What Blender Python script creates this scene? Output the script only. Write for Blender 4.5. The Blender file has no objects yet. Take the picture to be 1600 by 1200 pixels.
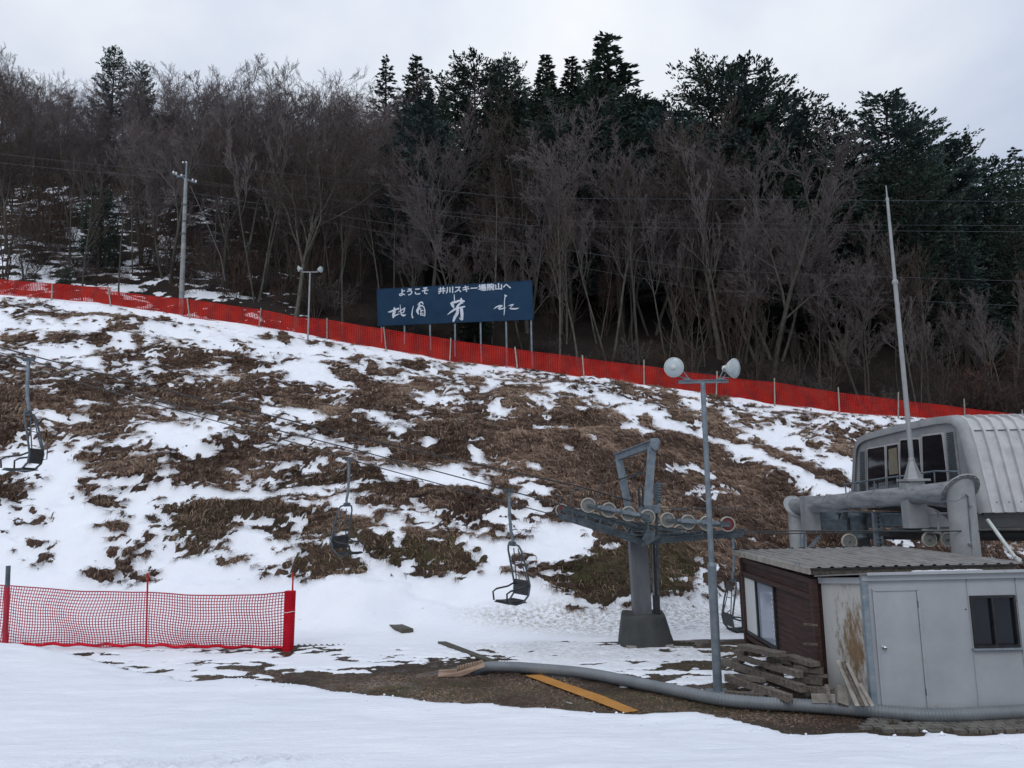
import bpy, math, random
import numpy as np
from mathutils import Vector, Matrix
R = math.radians
random.seed(7)
rng = np.random.default_rng(11)
scene = bpy.context.scene
col = scene.collection
# ---------------------------------------------------------------- camera
F_PX = 1200.0; PITCH = R(8.0); ROLL = R(1.24)
_f = Vector((0, math.cos(PITCH), math.sin(PITCH)))
_u = Vector((0, -math.sin(PITCH), math.cos(PITCH)))
_r = Vector((1, 0, 0))
CR = _r*math.cos(ROLL) - _u*math.sin(ROLL)
CU = _r*math.sin(ROLL) + _u*math.cos(ROLL)
CF = _f
cam_d = bpy.data.cameras.new('camera'); cam = bpy.data.objects.new('camera', cam_d); col.objects.link(cam)
cam_d.sensor_width = 36; cam_d.lens = 36*F_PX/1600; cam_d.clip_start = 0.05; cam_d.clip_end = 6000
m = Matrix.Identity(4)
for i, a in enumerate((CR, CU, -CF)):
    for j in range(3): m[j][i] = a[j]
cam.matrix_world = m
scene.camera = cam

def ray(px, py): return CF + CR*((px-800)/F_PX) + CU*((600-py)/F_PX)
def P(px, py, Y):
    d = ray(px, py); return d*(Y/d.y)
def PX(px, py, X):
    d = ray(px, py); return d*(X/d.x)
def PZ(px, py, Z):
    d = ray(px, py); return d*(Z/d.z)
def project(x, y, z):
    """numpy world -> photo coordinates (used to read coverage off the photograph)"""
    cx = x*CR.x+y*CR.y+z*CR.z; cy = x*CU.x+y*CU.y+z*CU.z; cz = np.maximum(x*CF.x+y*CF.y+z*CF.z, .3)
    return 800+F_PX*cx/cz, 600-F_PX*cy/cz

# ---------------------------------------------------------------- materials
def nt(name):
    mt = bpy.data.materials.new(name); mt.use_nodes = True
    t = mt.node_tree; return mt, t, t.nodes['Principled BSDF']
def node(t, typ, **kw):
    n = t.nodes.new(typ)
    for k, v in kw.items():
        if k.startswith('i_'):
            k2 = k[2:]; k2 = int(k2) if k2.isdigit() else k2
            n.inputs[k2].default_value = v
        else: setattr(n, k, v)
    return n
def ramp(t, fac, stops, interp='LINEAR'):
    n = t.nodes.new('ShaderNodeValToRGB'); cr = n.color_ramp; cr.interpolation = interp
    while len(cr.elements) < len(stops): cr.elements.new(.5)
    for e, (p, c) in zip(cr.elements, stops):
        e.position = p; e.color = (*c, 1) if len(c) == 3 else c
    t.links.new(fac, n.inputs[0]); return n.outputs[0]
def c3(v): return (v, v, v)
def coords(t, stretch=(1,1,1), kind='Object'):
    tc = t.nodes.new('ShaderNodeTexCoord'); mp = t.nodes.new('ShaderNodeMapping')
    mp.inputs['Scale'].default_value = stretch
    t.links.new(tc.outputs[kind], mp.inputs[0]); return mp.outputs[0]
def noise(t, vec, scale, detail=5, rough=.6, dist=0):
    n = node(t, 'ShaderNodeTexNoise'); n.inputs['Scale'].default_value = scale
    n.inputs['Detail'].default_value = detail; n.inputs['Roughness'].default_value = rough; n.inputs['Distortion'].default_value = dist
    t.links.new(vec, n.inputs['Vector']); return n.outputs['Fac']
def mixc(t, fac, a, b, mode='MIX'):
    n = t.nodes.new('ShaderNodeMix'); n.data_type = 'RGBA'; n.blend_type = mode
    for s, v in ((0, fac), (6, a), (7, b)):
        if hasattr(v, 'is_output'): t.links.new(v, n.inputs[s])
        else: n.inputs[s].default_value = v if s == 0 else ((*v, 1) if len(v) == 3 else v)
    return n.outputs[2]
def math_(t, op, a, b=0.0, c=0.0, clamp=False):
    n = t.nodes.new('ShaderNodeMath'); n.operation = op; n.use_clamp = clamp
    for i, v in enumerate((a, b, c)):
        if hasattr(v, 'is_output'): t.links.new(v, n.inputs[i])
        else: n.inputs[i].default_value = v
    return n.outputs[0]
def bump(t, b, h, strength=.4, dist=.01):
    n = t.nodes.new('ShaderNodeBump'); n.inputs['Strength'].default_value = strength; n.inputs['Distance'].default_value = dist
    t.links.new(h, n.inputs['Height']); t.links.new(n.outputs[0], b.inputs['Normal'])
def attr(t, name):
    n = t.nodes.new('ShaderNodeAttribute'); n.attribute_name = name; return n.outputs['Fac']

def pm(name, c1, c2=None, scale=6, rough=.6, metal=0, stretch=(1,1,1), bs=.3, bd=.004, bscale=None, spots=None, vary=0.0, spec=None, lo=.35, hi=.65):
    """a surface that drifts between two real colours, with its own grain, and optional blotches of a third"""
    mt, t, b = nt(name); v = coords(t, stretch)
    n1 = noise(t, v, scale, 6, .65)
    c = ramp(t, n1, [(lo, c1), (hi, c2 or c1)])
    if spots:
        sc, thr, cs = spots
        f = ramp(t, noise(t, v, sc, 8, .7), [(thr, c3(0)), (thr+.09, c3(1))])
        c = mixc(t, f, c, cs)
    if vary:
        oi = t.nodes.new('ShaderNodeObjectInfo')
        f = math_(t, 'MULTIPLY_ADD', oi.outputs['Random'], 2*vary, 1-vary)
        g = t.nodes.new('ShaderNodeCombineColor'); 
        for i in range(3): t.links.new(f, g.inputs[i])
        c = mixc(t, 1.0, c, g.outputs[0], 'MULTIPLY')
    t.links.new(c, b.inputs['Base Color'])
    b.inputs['Roughness'].default_value = rough; b.inputs['Metallic'].default_value = metal
    if spec is not None: b.inputs['Specular IOR Level'].default_value = spec
    if bs: bump(t, b, noise(t, v, bscale or scale*4, 6, .7), bs, bd)
    return mt

M = {}
M['galv'] = pm('weathered_galvanised_steel', (.12,.15,.18), (.21,.25,.285), 5, .55, .35, spots=(9,.62,(.10,.115,.12)))
M['galv_dark'] = pm('old_dark_steel', (.05,.065,.075), (.10,.125,.145), 7, .55, .35, spots=(10,.63,(.07,.05,.035)))
M['column'] = pm('dull_grey_column_steel', (.085,.09,.10), (.135,.142,.155), 2, .6, .15, stretch=(2,2,.5), spots=(6,.64,(.07,.07,.07)))
M['disc'] = pm('worn_wheel_disc', (.13,.135,.13), (.20,.205,.195), 12, .6)
M['grey_paint'] = pm('grey_painted_steel', (.225,.235,.248), (.31,.32,.33), 2.2, .5, .1, spots=(5,.66,(.17,.17,.165)))
M['grey_tube'] = pm('streaked_grey_steel', (.15,.16,.175), (.31,.32,.335), 3, .5, .15, stretch=(1,.5,2.5), spots=(7,.58,(.13,.135,.14)))
M['rib'] = pm('ribbed_grey_metal', (.40,.405,.415), (.52,.52,.525), 3, .45, .25, spots=(9,.66,(.2,.19,.18)))
M['roof'] = pm('weathered_corrugated_metal', (.15,.145,.14), (.27,.265,.26), 3, .6, .2, stretch=(4,.6,1), spots=(5,.6,(.10,.09,.085)))
M['black'] = pm('black_metal', (.012,.013,.015), (.03,.032,.035), 9, .5, .2)
M['rubber'] = pm('cream_rubber', (.28,.27,.23), (.42,.40,.35), 14, .8)
M['red_wheel'] = pm('maroon_paint', (.13,.015,.02), (.17,.03,.035), 9, .5)
M['tarp'] = pm('dark_grey_tarpaulin', (.026,.029,.028), (.045,.048,.045), 3, .7, bs=.7, bd=.03, bscale=5)
M['concrete'] = pm('concrete', (.2,.19,.17), (.32,.30,.27), 5, .9, spots=(6,.6,(.12,.11,.09)))
M['lamp_glass'] = pm('milky_lamp_glass', (.32,.38,.41), (.44,.50,.52), 5, .25, bs=.1)
M['lamp_shell'] = pm('pale_lamp_shell', (.45,.47,.46), (.58,.6,.58), 8, .45)
M['hutwood'] = pm('dark_red_brown_boards', (.022,.009,.008), (.060,.022,.018), 2, .65, stretch=(1,1,9), bs=.6, bd=.01, bscale=6, spots=(4,.68,(.012,.008,.008)))
M['oldwood'] = pm('grey_weathered_timber', (.055,.046,.038), (.165,.142,.12), 6, .85, stretch=(3,3,3), bs=.8, bd=.01, bscale=22, spots=(7,.6,(.045,.035,.03)), vary=.35)
M['palewood'] = pm('pale_weathered_board', (.20,.18,.15), (.33,.31,.28), 6, .85, bs=.6, bd=.006, bscale=25, vary=.2)
M['postwood'] = pm('bleached_post_wood', (.22,.20,.17), (.36,.34,.30), 9, .85, bs=.5, bd=.005, vary=.2)
M['plastic_hose'] = pm('grey_ribbed_plastic', (.13,.145,.16), (.18,.195,.21), 2, .45, bs=.1)
M['orange'] = pm('orange_painted_board', (.36,.155,.025), (.47,.215,.04), 3, .6, spots=(8,.63,(.25,.13,.05)), stretch=(1,1,1))
M['brownmat'] = pm('brown_ribbed_plastic', (.24,.16,.11), (.33,.23,.17), 4, .7)
M['darkboard'] = pm('dark_wet_board', (.035,.033,.022), (.07,.06,.042), 5, .6, bs=.5, bd=.01, spots=(6,.63,(.09,.095,.04)))
M['sign'] = pm('navy_sign_panel', (.010,.032,.070), (.016,.045,.088), 1.1, .7, bs=.15, bd=.01, spots=(2.2,.6,(.012,.024,.050)), spec=.12)
M['sign_white'] = pm('faded_white_lettering', (.48,.52,.60), (.60,.64,.71), 6, .7, bs=0)
M['white'] = pm('white_porcelain', (.6,.6,.6), (.75,.75,.75), 8, .3)
M['pole'] = pm('concrete_pole', (.17,.18,.185), (.30,.31,.31), 3, .85)
M['white_pipe'] = pm('pale_green_grey_pipe', (.42,.47,.46), (.55,.58,.56), 6, .45)
M['cable'] = pm('greased_steel_cable', (.03,.034,.036), (.06,.066,.07), 30, .5, .4)
M['wire'] = pm('thin_dark_wire', (.05,.055,.06), (.08,.085,.09), 20, .6)
M['curtain'] = pm('pale_curtain_behind_glass', (.60,.63,.63), (.72,.74,.73), 2, .8, stretch=(1,6,.4))
M['beige'] = pm('beige_blind', (.16,.14,.10), (.2,.18,.13), 3, .8)
M['vent'] = pm('grey_louvre_metal', (.2,.21,.22), (.28,.29,.3), 8, .6, bs=.2)

def simple(name, c, rough, metal=0, **kw):
    mt, t, b = nt(name); b.inputs['Base Color'].default_value = (*c, 1); b.inputs['Roughness'].default_value = rough; b.inputs['Metallic'].default_value = metal
    for k, v in kw.items(): b.inputs[k].default_value = v
    n = noise(t, coords(t), 12, 4); bump(t, b, n, .05, .002)
    return mt
M['dark_glass'] = simple('dark_window_glass', (.008,.01,.015), .06)
M['setts'] = pm('dark_worn_setts', (.07,.065,.057), (.15,.14,.125), 6, .85, vary=.2)
M['blue_glass'] = simple('painted_sky_reflection_glass', (.30,.34,.42), .05, 0)  # pale blue base colour stands in for the sky mirrored in the pane

def red_net(name, c1, c2, tr):
    mt, t, b = nt(name); v = coords(t, (1,1,1))
    c = ramp(t, noise(t, v, 1.6, 5), [(.35, c1), (.65, c2)])
    t.links.new(c, b.inputs['Base Color']); b.inputs['Roughness'].default_value = .5
    b.inputs['Specular IOR Level'].default_value = .12
    return mt
M['net_far'] = red_net('faded_red_plastic_net', (.34,.010,.010), (.50,.026,.016), 0)
M['net_near'] = red_net('red_plastic_net', (.44,.006,.018), (.56,.012,.03), 0)
M['net_black'] = pm('maroon_plastic_net', (.30,.006,.02), (.40,.010,.03), 3, .5)

# snow and bare ground share one shader; 'bare' says where the snow has gone
def ground_mat(name, soils, snow=((.80,.835,.90),(.86,.885,.935)), nscale=2.4, namp=.22, rough_soil=.9, dirty=None, wet=False):
    mt, t, b = nt(name); v = coords(t)
    n = noise(t, v, nscale, 8, .68)
    f = math_(t, 'MULTIPLY_ADD', math_(t, 'SUBTRACT', n, .5), namp*2, attr(t, 'bare'))
    edge = ramp(t, math_(t, 'ADD', f, .5), [(.485, c3(0)), (.515, c3(1))])
    s = ramp(t, noise(t, v, .7, 6), [(.3, snow[0]), (.7, snow[1])])
    dn = noise(t, v, 9, 6, .75)
    dirt_amt = math_(t, 'MULTIPLY', attr(t, 'dirty'), ramp(t, dn, [(.42, c3(0)), (.62, c3(1))]), clamp=True)
    s = mixc(t, dirt_amt, s, (.33,.31,.28))
    so = ramp(t, noise(t, v, 3.1, 8, .75), [(.3, soils[0]), (.5, soils[1]), (.68, soils[2])])
    so = mixc(t, ramp(t, noise(t, v, 22, 4), [(.45, c3(0)), (.7, c3(.6))]), so, soils[3])
    so = mixc(t, ramp(t, noise(t, v, .55, 5, .6), [(.42, c3(0)), (.60, c3(.75))]), so, tuple(q*.45 for q in soils[1]))
    so = mixc(t, math_(t, 'MULTIPLY', attr(t, 'moss'), ramp(t, noise(t, v, 4, 5), [(.35, c3(0)), (.6, c3(.8))])), so, (.055,.06,.018))
    t.links.new(mixc(t, edge, s, so), b.inputs['Base Color'])
    rs = ramp(t, noise(t, v, 1.2, 4), [(.46, c3(rough_soil)), (.56, c3(.22 if wet else rough_soil))])
    t.links.new(mixc(t, edge, c3(.55), rs), b.inputs['Roughness'])
    b.inputs['Specular IOR Level'].default_value = .35
    hb = math_(t, 'MULTIPLY_ADD', edge, -.6, noise(t, v, 5, 8, .7))
    hb = math_(t, 'MULTIPLY_ADD', noise(t, v, 28, 5, .7), .35, hb)
    bump(t, b, hb, .8, .04)
    return mt
M['hill'] = ground_mat('snow_and_matted_grass_slope', ((.032,.019,.014),(.066,.039,.029),(.118,.072,.053),(.18,.118,.085)), nscale=5, namp=.36)
M['ground'] = ground_mat('slushy_ground', ((.024,.018,.013),(.055,.040,.028),(.085,.065,.042),(.14,.115,.08)), nscale=3.2, namp=.3, wet=True)
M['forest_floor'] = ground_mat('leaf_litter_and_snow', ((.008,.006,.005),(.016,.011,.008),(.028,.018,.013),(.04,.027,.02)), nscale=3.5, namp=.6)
mt, t, b = nt('packed_snow'); v = coords(t)
t.links.new(ramp(t, noise(t, v, .35, 6), [(.3, (.76,.80,.875)), (.7, (.82,.855,.91))]), b.inputs['Base Color'])
b.inputs['Roughness'].default_value = .5; b.inputs['Subsurface Weight'].default_value = 0
w = noise(t, coords(t, (1,5,1)), 3, 7, .7)
h = math_(t, 'MULTIPLY_ADD', noise(t, v, 40, 5, .7), .25, w)
bump(t, b, h, .6, .035); M['bank'] = mt

def blade_mat(name, stops, tr=.15):
    mt, t, b = nt(name)
    t.links.new(ramp(t, attr(t, 'tone'), stops), b.inputs['Base Color']); b.inputs['Roughness'].default_value = .75
    b.inputs['Specular IOR Level'].default_value = .2
    return mt
M['blades'] = blade_mat('dry_matted_grass', [(0,(.050,.032,.025)),(.3,(.140,.086,.063)),(.65,(.30,.200,.146)),(1,(.54,.42,.31))])
M['mossblades'] = blade_mat('mossy_grass', [(0,(.02,.022,.008)),(.5,(.06,.055,.022)),(1,(.13,.11,.05))])

def tree_mat(name, c1, c2, vary=.3):
    return pm(name, c1, c2, 3.5, .85, 0, stretch=(3,3,.8), bs=.5, bd=.02, bscale=12, vary=vary, spec=.15)
M['bark'] = tree_mat('grey_lichened_bark', (.05,.047,.041), (.115,.108,.094))
M['bark_dark'] = tree_mat('dark_bark', (.035,.03,.026), (.07,.06,.052))
M['twig_grey'] = tree_mat('grey_twigs', (.096,.080,.080), (.160,.138,.136))
M['twig_brown'] = tree_mat('brown_twigs', (.052,.040,.034), (.092,.072,.062))
M['twig_red'] = tree_mat('reddish_brush', (.065,.040,.031), (.105,.066,.052))
def leaf_mat(name, stops):
    mt, t, b = nt(name)
    c = ramp(t, attr(t, 'tone'), stops)
    oi = t.nodes.new('ShaderNodeObjectInfo')
    f = math_(t, 'MULTIPLY_ADD', oi.outputs['Random'], .7, .65)
    g = t.nodes.new('ShaderNodeCombineColor')
    for i in range(3): t.links.new(f, g.inputs[i])
    t.links.new(mixc(t, 1.0, c, g.outputs[0], 'MULTIPLY'), b.inputs['Base Color'])
    b.inputs['Roughness'].default_value = .6; b.inputs['Specular IOR Level'].default_value = .25
    return mt
M['needles'] = leaf_mat('dark_evergreen_needles', [(0,(.010,.018,.014)),(.5,(.028,.047,.034)),(1,(.065,.095,.065))])
M['needles_b'] = leaf_mat('blue_green_needles', [(0,(.012,.020,.020)),(.5,(.032,.05,.046)),(1,(.075,.10,.09))])

# rusty panel
mt, t, b = nt('rust_stained_panel'); v = coords(t)
base = ramp(t, noise(t, v, 1.5, 5), [(.3, (.42,.43,.425)), (.7, (.52,.52,.50))])
sep = t.nodes.new('ShaderNodeSeparateXYZ'); t.links.new(v, sep.inputs[0])
def bandm(o, c, w):
    return math_(t, 'SUBTRACT', 1.0, math_(t, 'DIVIDE', math_(t, 'ABSOLUTE', math_(t, 'SUBTRACT', o, c)), w), clamp=True)
bx = bandm(sep.outputs[0], .80, .62); bz = bandm(sep.outputs[2], -1.0, 1.0)
n = noise(t, coords(t, (1,1,.45)), 9, 8, .75)
f = math_(t, 'MULTIPLY', math_(t, 'MULTIPLY', bx, bz), 2.3)
f = math_(t, 'ADD', math_(t, 'MULTIPLY', f, .55), math_(t, 'MULTIPLY', math_(t, 'SUBTRACT', n, .5), 3.6))
fr = ramp(t, f, [(.30, c3(0)), (.60, c3(.5)), (.9, c3(.95))])
c = mixc(t, fr, base, ramp(t, n, [(.4, (.25,.17,.09)), (.6, (.15,.085,.035))]))
bx2 = bandm(sep.outputs[0], .40, .25)
f2 = math_(t, 'ADD', math_(t, 'MULTIPLY', bx2, bz), math_(t, 'MULTIPLY', math_(t, 'SUBTRACT', n, .55), 2.2))
c = mixc(t, ramp(t, f2, [(.65, c3(0)), (1.1, c3(.6))]), c, (.26,.23,.15))
t.links.new(c, b.inputs['Base Color']); b.inputs['Roughness'].default_value = .6; bump(t, b, n, .15, .004)
M['rust_panel'] = mt
M['shed_panel'] = pm('grey_painted_panel', (.33,.35,.375), (.41,.43,.455), 1.3, .45, .05, spots=(3.5,.62,(.29,.285,.26)), bs=.12)
M['shed_blue'] = pm('blue_grey_flaking_post', (.14,.19,.24), (.26,.30,.33), 4, .6, spots=(9,.58,(.33,.34,.33)))

# ---------------------------------------------------------------- mesh building
class MB:
    def __init__(s): s.v = []; s.f = []; s.sm = []; s.uv = None
    def add(s, vs, fs, smooth=False):
        o = len(s.v); s.v += [tuple(p) for p in vs]
        for f in fs: s.f.append(tuple(i+o for i in f)); s.sm.append(smooth)
        return s
    def box(s, c, size, rot=None):
        c = Vector(c); hx, hy, hz = size[0]/2, size[1]/2, size[2]/2
        vs = [Vector((x,y,z)) for x in (-hx,hx) for y in (-hy,hy) for z in (-hz,hz)]
        if rot is not None: vs = [rot @ p for p in vs]
        s.add([p+c for p in vs], [(0,1,3,2),(4,6,7,5),(0,4,5,1),(2,3,7,6),(0,2,6,4),(1,5,7,3)])
        return s
    def beam(s, a, b, w, h, up=(0,0,1), bev=0):
        a = Vector(a); b = Vector(b); d = (b-a).normalized(); up = Vector(up)
        if abs(d.dot(up)) > .95: up = Vector((0,1,0)) if abs(d.y) < .9 else Vector((1,0,0))
        x = d.cross(up).normalized(); z = x.cross(d).normalized()
        vs = []
        for p in (a, b):
            for i, j in ((-1,-1),(1,-1),(1,1),(-1,1)): vs.append(p + x*(i*w/2) + z*(j*h/2))
        s.add(vs, [(0,1,2,3),(7,6,5,4),(0,4,5,1),(1,5,6,2),(2,6,7,3),(3,7,4,0)]); return s
    def ibeam(s, a, b, w, h, up=(0,0,1), th=.02):
        """channel: two flanges and a web"""
        a = Vector(a); b = Vector(b); d = (b-a).normalized(); up = Vector(up)
        x = d.cross(up).normalized(); z = x.cross(d).normalized()
        s.beam(a+z*(h/2-th/2), b+z*(h/2-th/2), w, th, up); s.beam(a-z*(h/2-th/2), b-z*(h/2-th/2), w, th, up)
        s.beam(a, b, th, h-2*th-.002, up); return s
    def tube(s, a, b, r0, r1=None, n=10, cap=True):
        return s.path([a, b], [r0, r0 if r1 is None else r1], n, cap)
    def path(s, pts, rad, n=10, cap=True):
        pts = [Vector(p) for p in pts]
        if not hasattr(rad, '__len__'): rad = [rad]*len(pts)
        o = len(s.v); prev = None
        for i, p in enumerate(pts):
            d = (pts[min(i+1, len(pts)-1)] - pts[max(i-1, 0)]).normalized()
            if prev is None:
                a = Vector((0,0,1)) if abs(d.z) < .9 else Vector((1,0,0))
                x = d.cross(a).normalized()
            else: x = (prev - d*prev.dot(d)).normalized()
            prev = x; y = d.cross(x)
            for k in range(n):
                an = 2*math.pi*k/n; s.v.append(tuple(p + (x*math.cos(an)+y*math.sin(an))*rad[i]))
        for i in range(len(pts)-1):
            for k in range(n):
                a0 = o+i*n+k; a1 = o+i*n+(k+1) % n
                s.f.append((a0, a1, a1+n, a0+n)); s.sm.append(True)
        if cap:
            for base, rev in ((o, True), (o+(len(pts)-1)*n, False)):
                vs = [s.v[base+k] for k in range(n)]; q = len(s.v); s.v += vs
                ids = list(range(q, q+n)); s.f.append(tuple(reversed(ids) if rev else ids)); s.sm.append(False)
        return s
    def lathe(s, c, axis, prof, n=24, smooth=True):
        """prof: (distance along the axis, radius)"""
        c = Vector(c); d = Vector(axis).normalized(); a = Vector((0,0,1)) if abs(d.z) < .9 else Vector((1,0,0))
        x = d.cross(a).normalized(); y = d.cross(x); o = len(s.v)
        for h, r in prof:
            for k in range(n):
                an = 2*math.pi*k/n; s.v.append(tuple(c + d*h + (x*math.cos(an)+y*math.sin(an))*max(r, 1e-4)))
        for i in range(len(prof)-1):
            for k in range(n):
                a0 = o+i*n+k; a1 = o+i*n+(k+1) % n
                s.f.append((a0, a1, a1+n, a0+n)); s.sm.append(smooth)
        return s
    def prism(s, pts, off):
        """closed polygon extruded along a vector"""
        pts = [Vector(p) for p in pts]; off = Vector(off); n = len(pts)
        s.add(pts+[p+off for p in pts], [tuple(range(n-1, -1, -1)), tuple(range(n, 2*n))] + [(i, (i+1) % n, n+(i+1) % n, n+i) for i in range(n)])
        return s
    def build(s, name, mat, parent=None, bevel=0):
        me = bpy.data.meshes.new(name)
        o = bpy.data.objects.new(name, me); col.objects.link(o)
        off = Vector((0,0,0))
        if parent is not None:
            o.parent = parent; q = parent
            while q.parent: q = q.parent
            off = q.location.copy()
        elif s.v:
            a = np.array(s.v); off = Vector((a[:,0].mean(), a[:,1].mean(), a[:,2].min())); o.location = off
        me.from_pydata([(x-off.x, y-off.y, z-off.z) for x, y, z in s.v], [], s.f)
        me.polygons.foreach_set('use_smooth', s.sm); me.materials.append(M[mat] if isinstance(mat, str) else mat)
        me.update()
        if bevel:
            bm_ = o.modifiers.new('bevel', 'BEVEL'); bm_.width = bevel; bm_.segments = 2; bm_.limit_method = 'ANGLE'; bm_.angle_limit = R(50)
        return o
def tag(o, label=None, cat=None, group=None, kind=None):
    for k, v in (('label', label), ('category', cat), ('group', group), ('kind', kind)):
        if v: o[k] = v
    return o
def root(name, loc, label, cat, group=None):
    o = bpy.data.objects.new(name, None); o.empty_display_size = .3; col.objects.link(o); o.location = Vector(loc)
    return tag(o, label, cat, group)
def np_mesh(name, V, Fq, mat, parent=None, attrs=None, smooth=False, loc=None, ngon=4):
    me = bpy.data.meshes.new(name); V = np.asarray(V, dtype=np.float32); Fq = np.asarray(Fq, dtype=np.int32)
    nf = len(Fq); me.vertices.add(len(V)); me.vertices.foreach_set('co', V.ravel())
    me.loops.add(nf*ngon); me.loops.foreach_set('vertex_index', Fq.ravel())
    me.polygons.add(nf); me.polygons.foreach_set('loop_start', np.arange(0, nf*ngon, ngon, dtype=np.int32))
    me.polygons.foreach_set('loop_total', np.full(nf, ngon, dtype=np.int32))
    me.polygons.foreach_set('use_smooth', np.full(nf, smooth))
    me.update(calc_edges=True)
    for k, a in (attrs or {}).items():
        at = me.attributes.new(k, 'FLOAT', 'POINT'); at.data.foreach_set('value', np.asarray(a, dtype=np.float32))
    me.materials.append(M[mat] if isinstance(mat, str) else mat)
    o = bpy.data.objects.new(name, me); col.objects.link(o)
    if parent is not None: o.parent = parent
    if loc is not None: o.location = loc
    return o
def grid_faces(nx, ny):
    i = np.arange(ny-1)[:, None]*nx + np.arange(nx-1)[None, :]
    return np.stack([i, i+1, i+1+nx, i+nx], -1).reshape(-1, 4)

# ---------------------------------------------------------------- noise
def _h(ix, iy, s):
    n = (ix.astype(np.int64)*374761393 + iy.astype(np.int64)*668265263 + s*1442695041) & 0xffffffff
    n = ((n ^ (n >> 13))*1274126177) & 0xffffffff
    n = ((n ^ (n >> 16))*2246822519) & 0xffffffff
    return ((n ^ (n >> 13)) & 0xffffff)/float(0xffffff)
def vn(x, y, s=0):
    ix = np.floor(x); iy = np.floor(y); fx = x-ix; fy = y-iy
    fx = fx*fx*fx*(fx*(fx*6-15)+10); fy = fy*fy*fy*(fy*(fy*6-15)+10)
    a = _h(ix, iy, s); b_ = _h(ix+1, iy, s); c = _h(ix, iy+1, s); d = _h(ix+1, iy+1, s)
    return (a*(1-fx)+b_*fx)*(1-fy) + (c*(1-fx)+d*fx)*fy
def fbm(x, y, o=5, s=0, g=.5):
    t = 0; a = 1; w = 0; ca, sa = math.cos(.6), math.sin(.6)
    for i in range(o):
        t = t + a*vn(x, y, s+i*17); w += a; a *= g; x, y = (x*ca-y*sa)*2.03+3.1, (x*sa+y*ca)*2.03+1.7
    return t/w
# ---------------------------------------------------------------- terrain
Z0 = -3.4; YF = 38.0
_fb = [(-300,440),(0,459),(100,467),(173,474),(300,495),(405,510),(511,529),(603,546),(703,563),(808,574),(912,588),(1006,600),(1119,616),(1210,630),(1311,642),(1403,650),(1507,656),(1600,661),(1900,690)]
_fp = [P(a, b, YF) for a, b in _fb]
_fx = np.array([p.x for p in _fp]); _fz = np.array([p.z for p in _fp])
def ztop(x): return np.interp(x, _fx, _fz)
def ybase(x): return np.interp(x, [-40,-12,-4,3.5,6,9.5,40], [21.5,21,19.6,19.2,21.5,27,27.5])
def hill_raw(x, y):
    x = np.asarray(x, float); y = np.asarray(y, float)
    yb = ybase(x); s = (y-yb)/(YF-yb)
    sp = np.where(s > 0, np.sqrt(np.maximum(s, 0)**2+.0036)-.06, 0)/.9418
    sp = np.minimum(sp, 1)
    f = 1.28*sp-.28*sp*sp
    zt = ztop(x)
    return np.where(s > 0, Z0+(zt-Z0)*f, Z0)
def forest_h(x, y):
    x = np.asarray(x, float); y = np.asarray(y, float)
    d = np.maximum(y-YF, 0); sl = np.interp(x, [-30,-8,5,30], [.72,.66,.60,.52])
    rise = np.where(d < 1.5, -.12*d, -.18+(d-1.5)*sl)
    rise = np.where(d > 38, -.18+36.5*sl+(d-38)*.05, rise)
    return ztop(x)+rise+(fbm(x/5, y/5, 3, 5)-.5)*np.clip(d, 0, 3)*.5
def H(x, y):
    y_ = np.asarray(y, float)
    return np.where(y_ > YF, forest_h(x, y_), hill_raw(x, y_))
def Hs(x, y): return float(H(np.array([x]), np.array([y]))[0])

# share of bare grass on the slope, 9 = all bare; rows every 20 px from 460, columns every 40 px of the photograph
COV = """
6410000000000000000000000000000000000000
4885556110000000000000000000000000000000
3242664532200000000000000000000000000000
6475333112254200000000000000000000000000
4202465658222331000000000000000000000000
4741437529742425342331000000000000000000
6767525246856733353444220000000000000000
7699878888788589755972646532000000000000
9994747856598896568766841544432200000000
9665876358535645866878985266455733333333
9578722426758984889986996644441487666555
8536532248544887688988999999722357555555
1116653279886368996699899999636334333333
0003995866745646856777999965996522222222
5304462875678652332388999997995267777777
5003341412544478489624889873599625555555
4001404799864365599769999989999999999999
2300034685566652466238999999999999999999
1000505760448854434641278999999999999999
0300232530123374641141579999989998659965
2200320134137544674030189984999999999945
0203241000347511335075799995899999999999
0004110000000000000035799997689999999999
0000000000000000000002687741210000000000
0000000000000000000000000000000000000000
0000000000000000000001112211110000000000
""".split()
COV = np.array([[int(c) for c in (r+'9'*40)[:40]] for r in COV], float)/9
GCOV = """
0000000000000000000000000000000000000000
0000000000000000000000111122220000000000
0000000000000000000013466579998888888888
0003333222453211133333577788888888888888
0002222223333324345522222222346888888888
0004444444445577877756644554444588888888
0005677777889999999999987755556599999999
0009999999999999999999999999999999999999
""".split()
GCOV = np.array([[int(c) for c in (r+'9'*40)[:40]] for r in GCOV], float)/9
def samp(G, px, py, y0):
    gx = np.clip((px-20)/40, 0, 38.999); gy = np.clip((py-y0-10)/20, 0, G.shape[0]-1.001)
    ix = gx.astype(int); iy = gy.astype(int); fx = gx-ix; fy = gy-iy
    return (G[iy,ix]*(1-fx)+G[iy,ix+1]*fx)*(1-fy)+(G[iy+1,ix]*(1-fx)+G[iy+1,ix+1]*fx)*fy
def ell(px, py, lst):
    o = np.zeros_like(px)
    for cx, cy, rx, ry, a, ang in lst:
        ca, sa = math.cos(R(ang)), math.sin(R(ang)); u = (px-cx)*ca+(py-cy)*sa; w = -(px-cx)*sa+(py-cy)*ca
        d = np.sqrt((u/rx)**2+(w/ry)**2); o += a*np.clip(1.35-d, 0, .7)/.7
    return o
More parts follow.
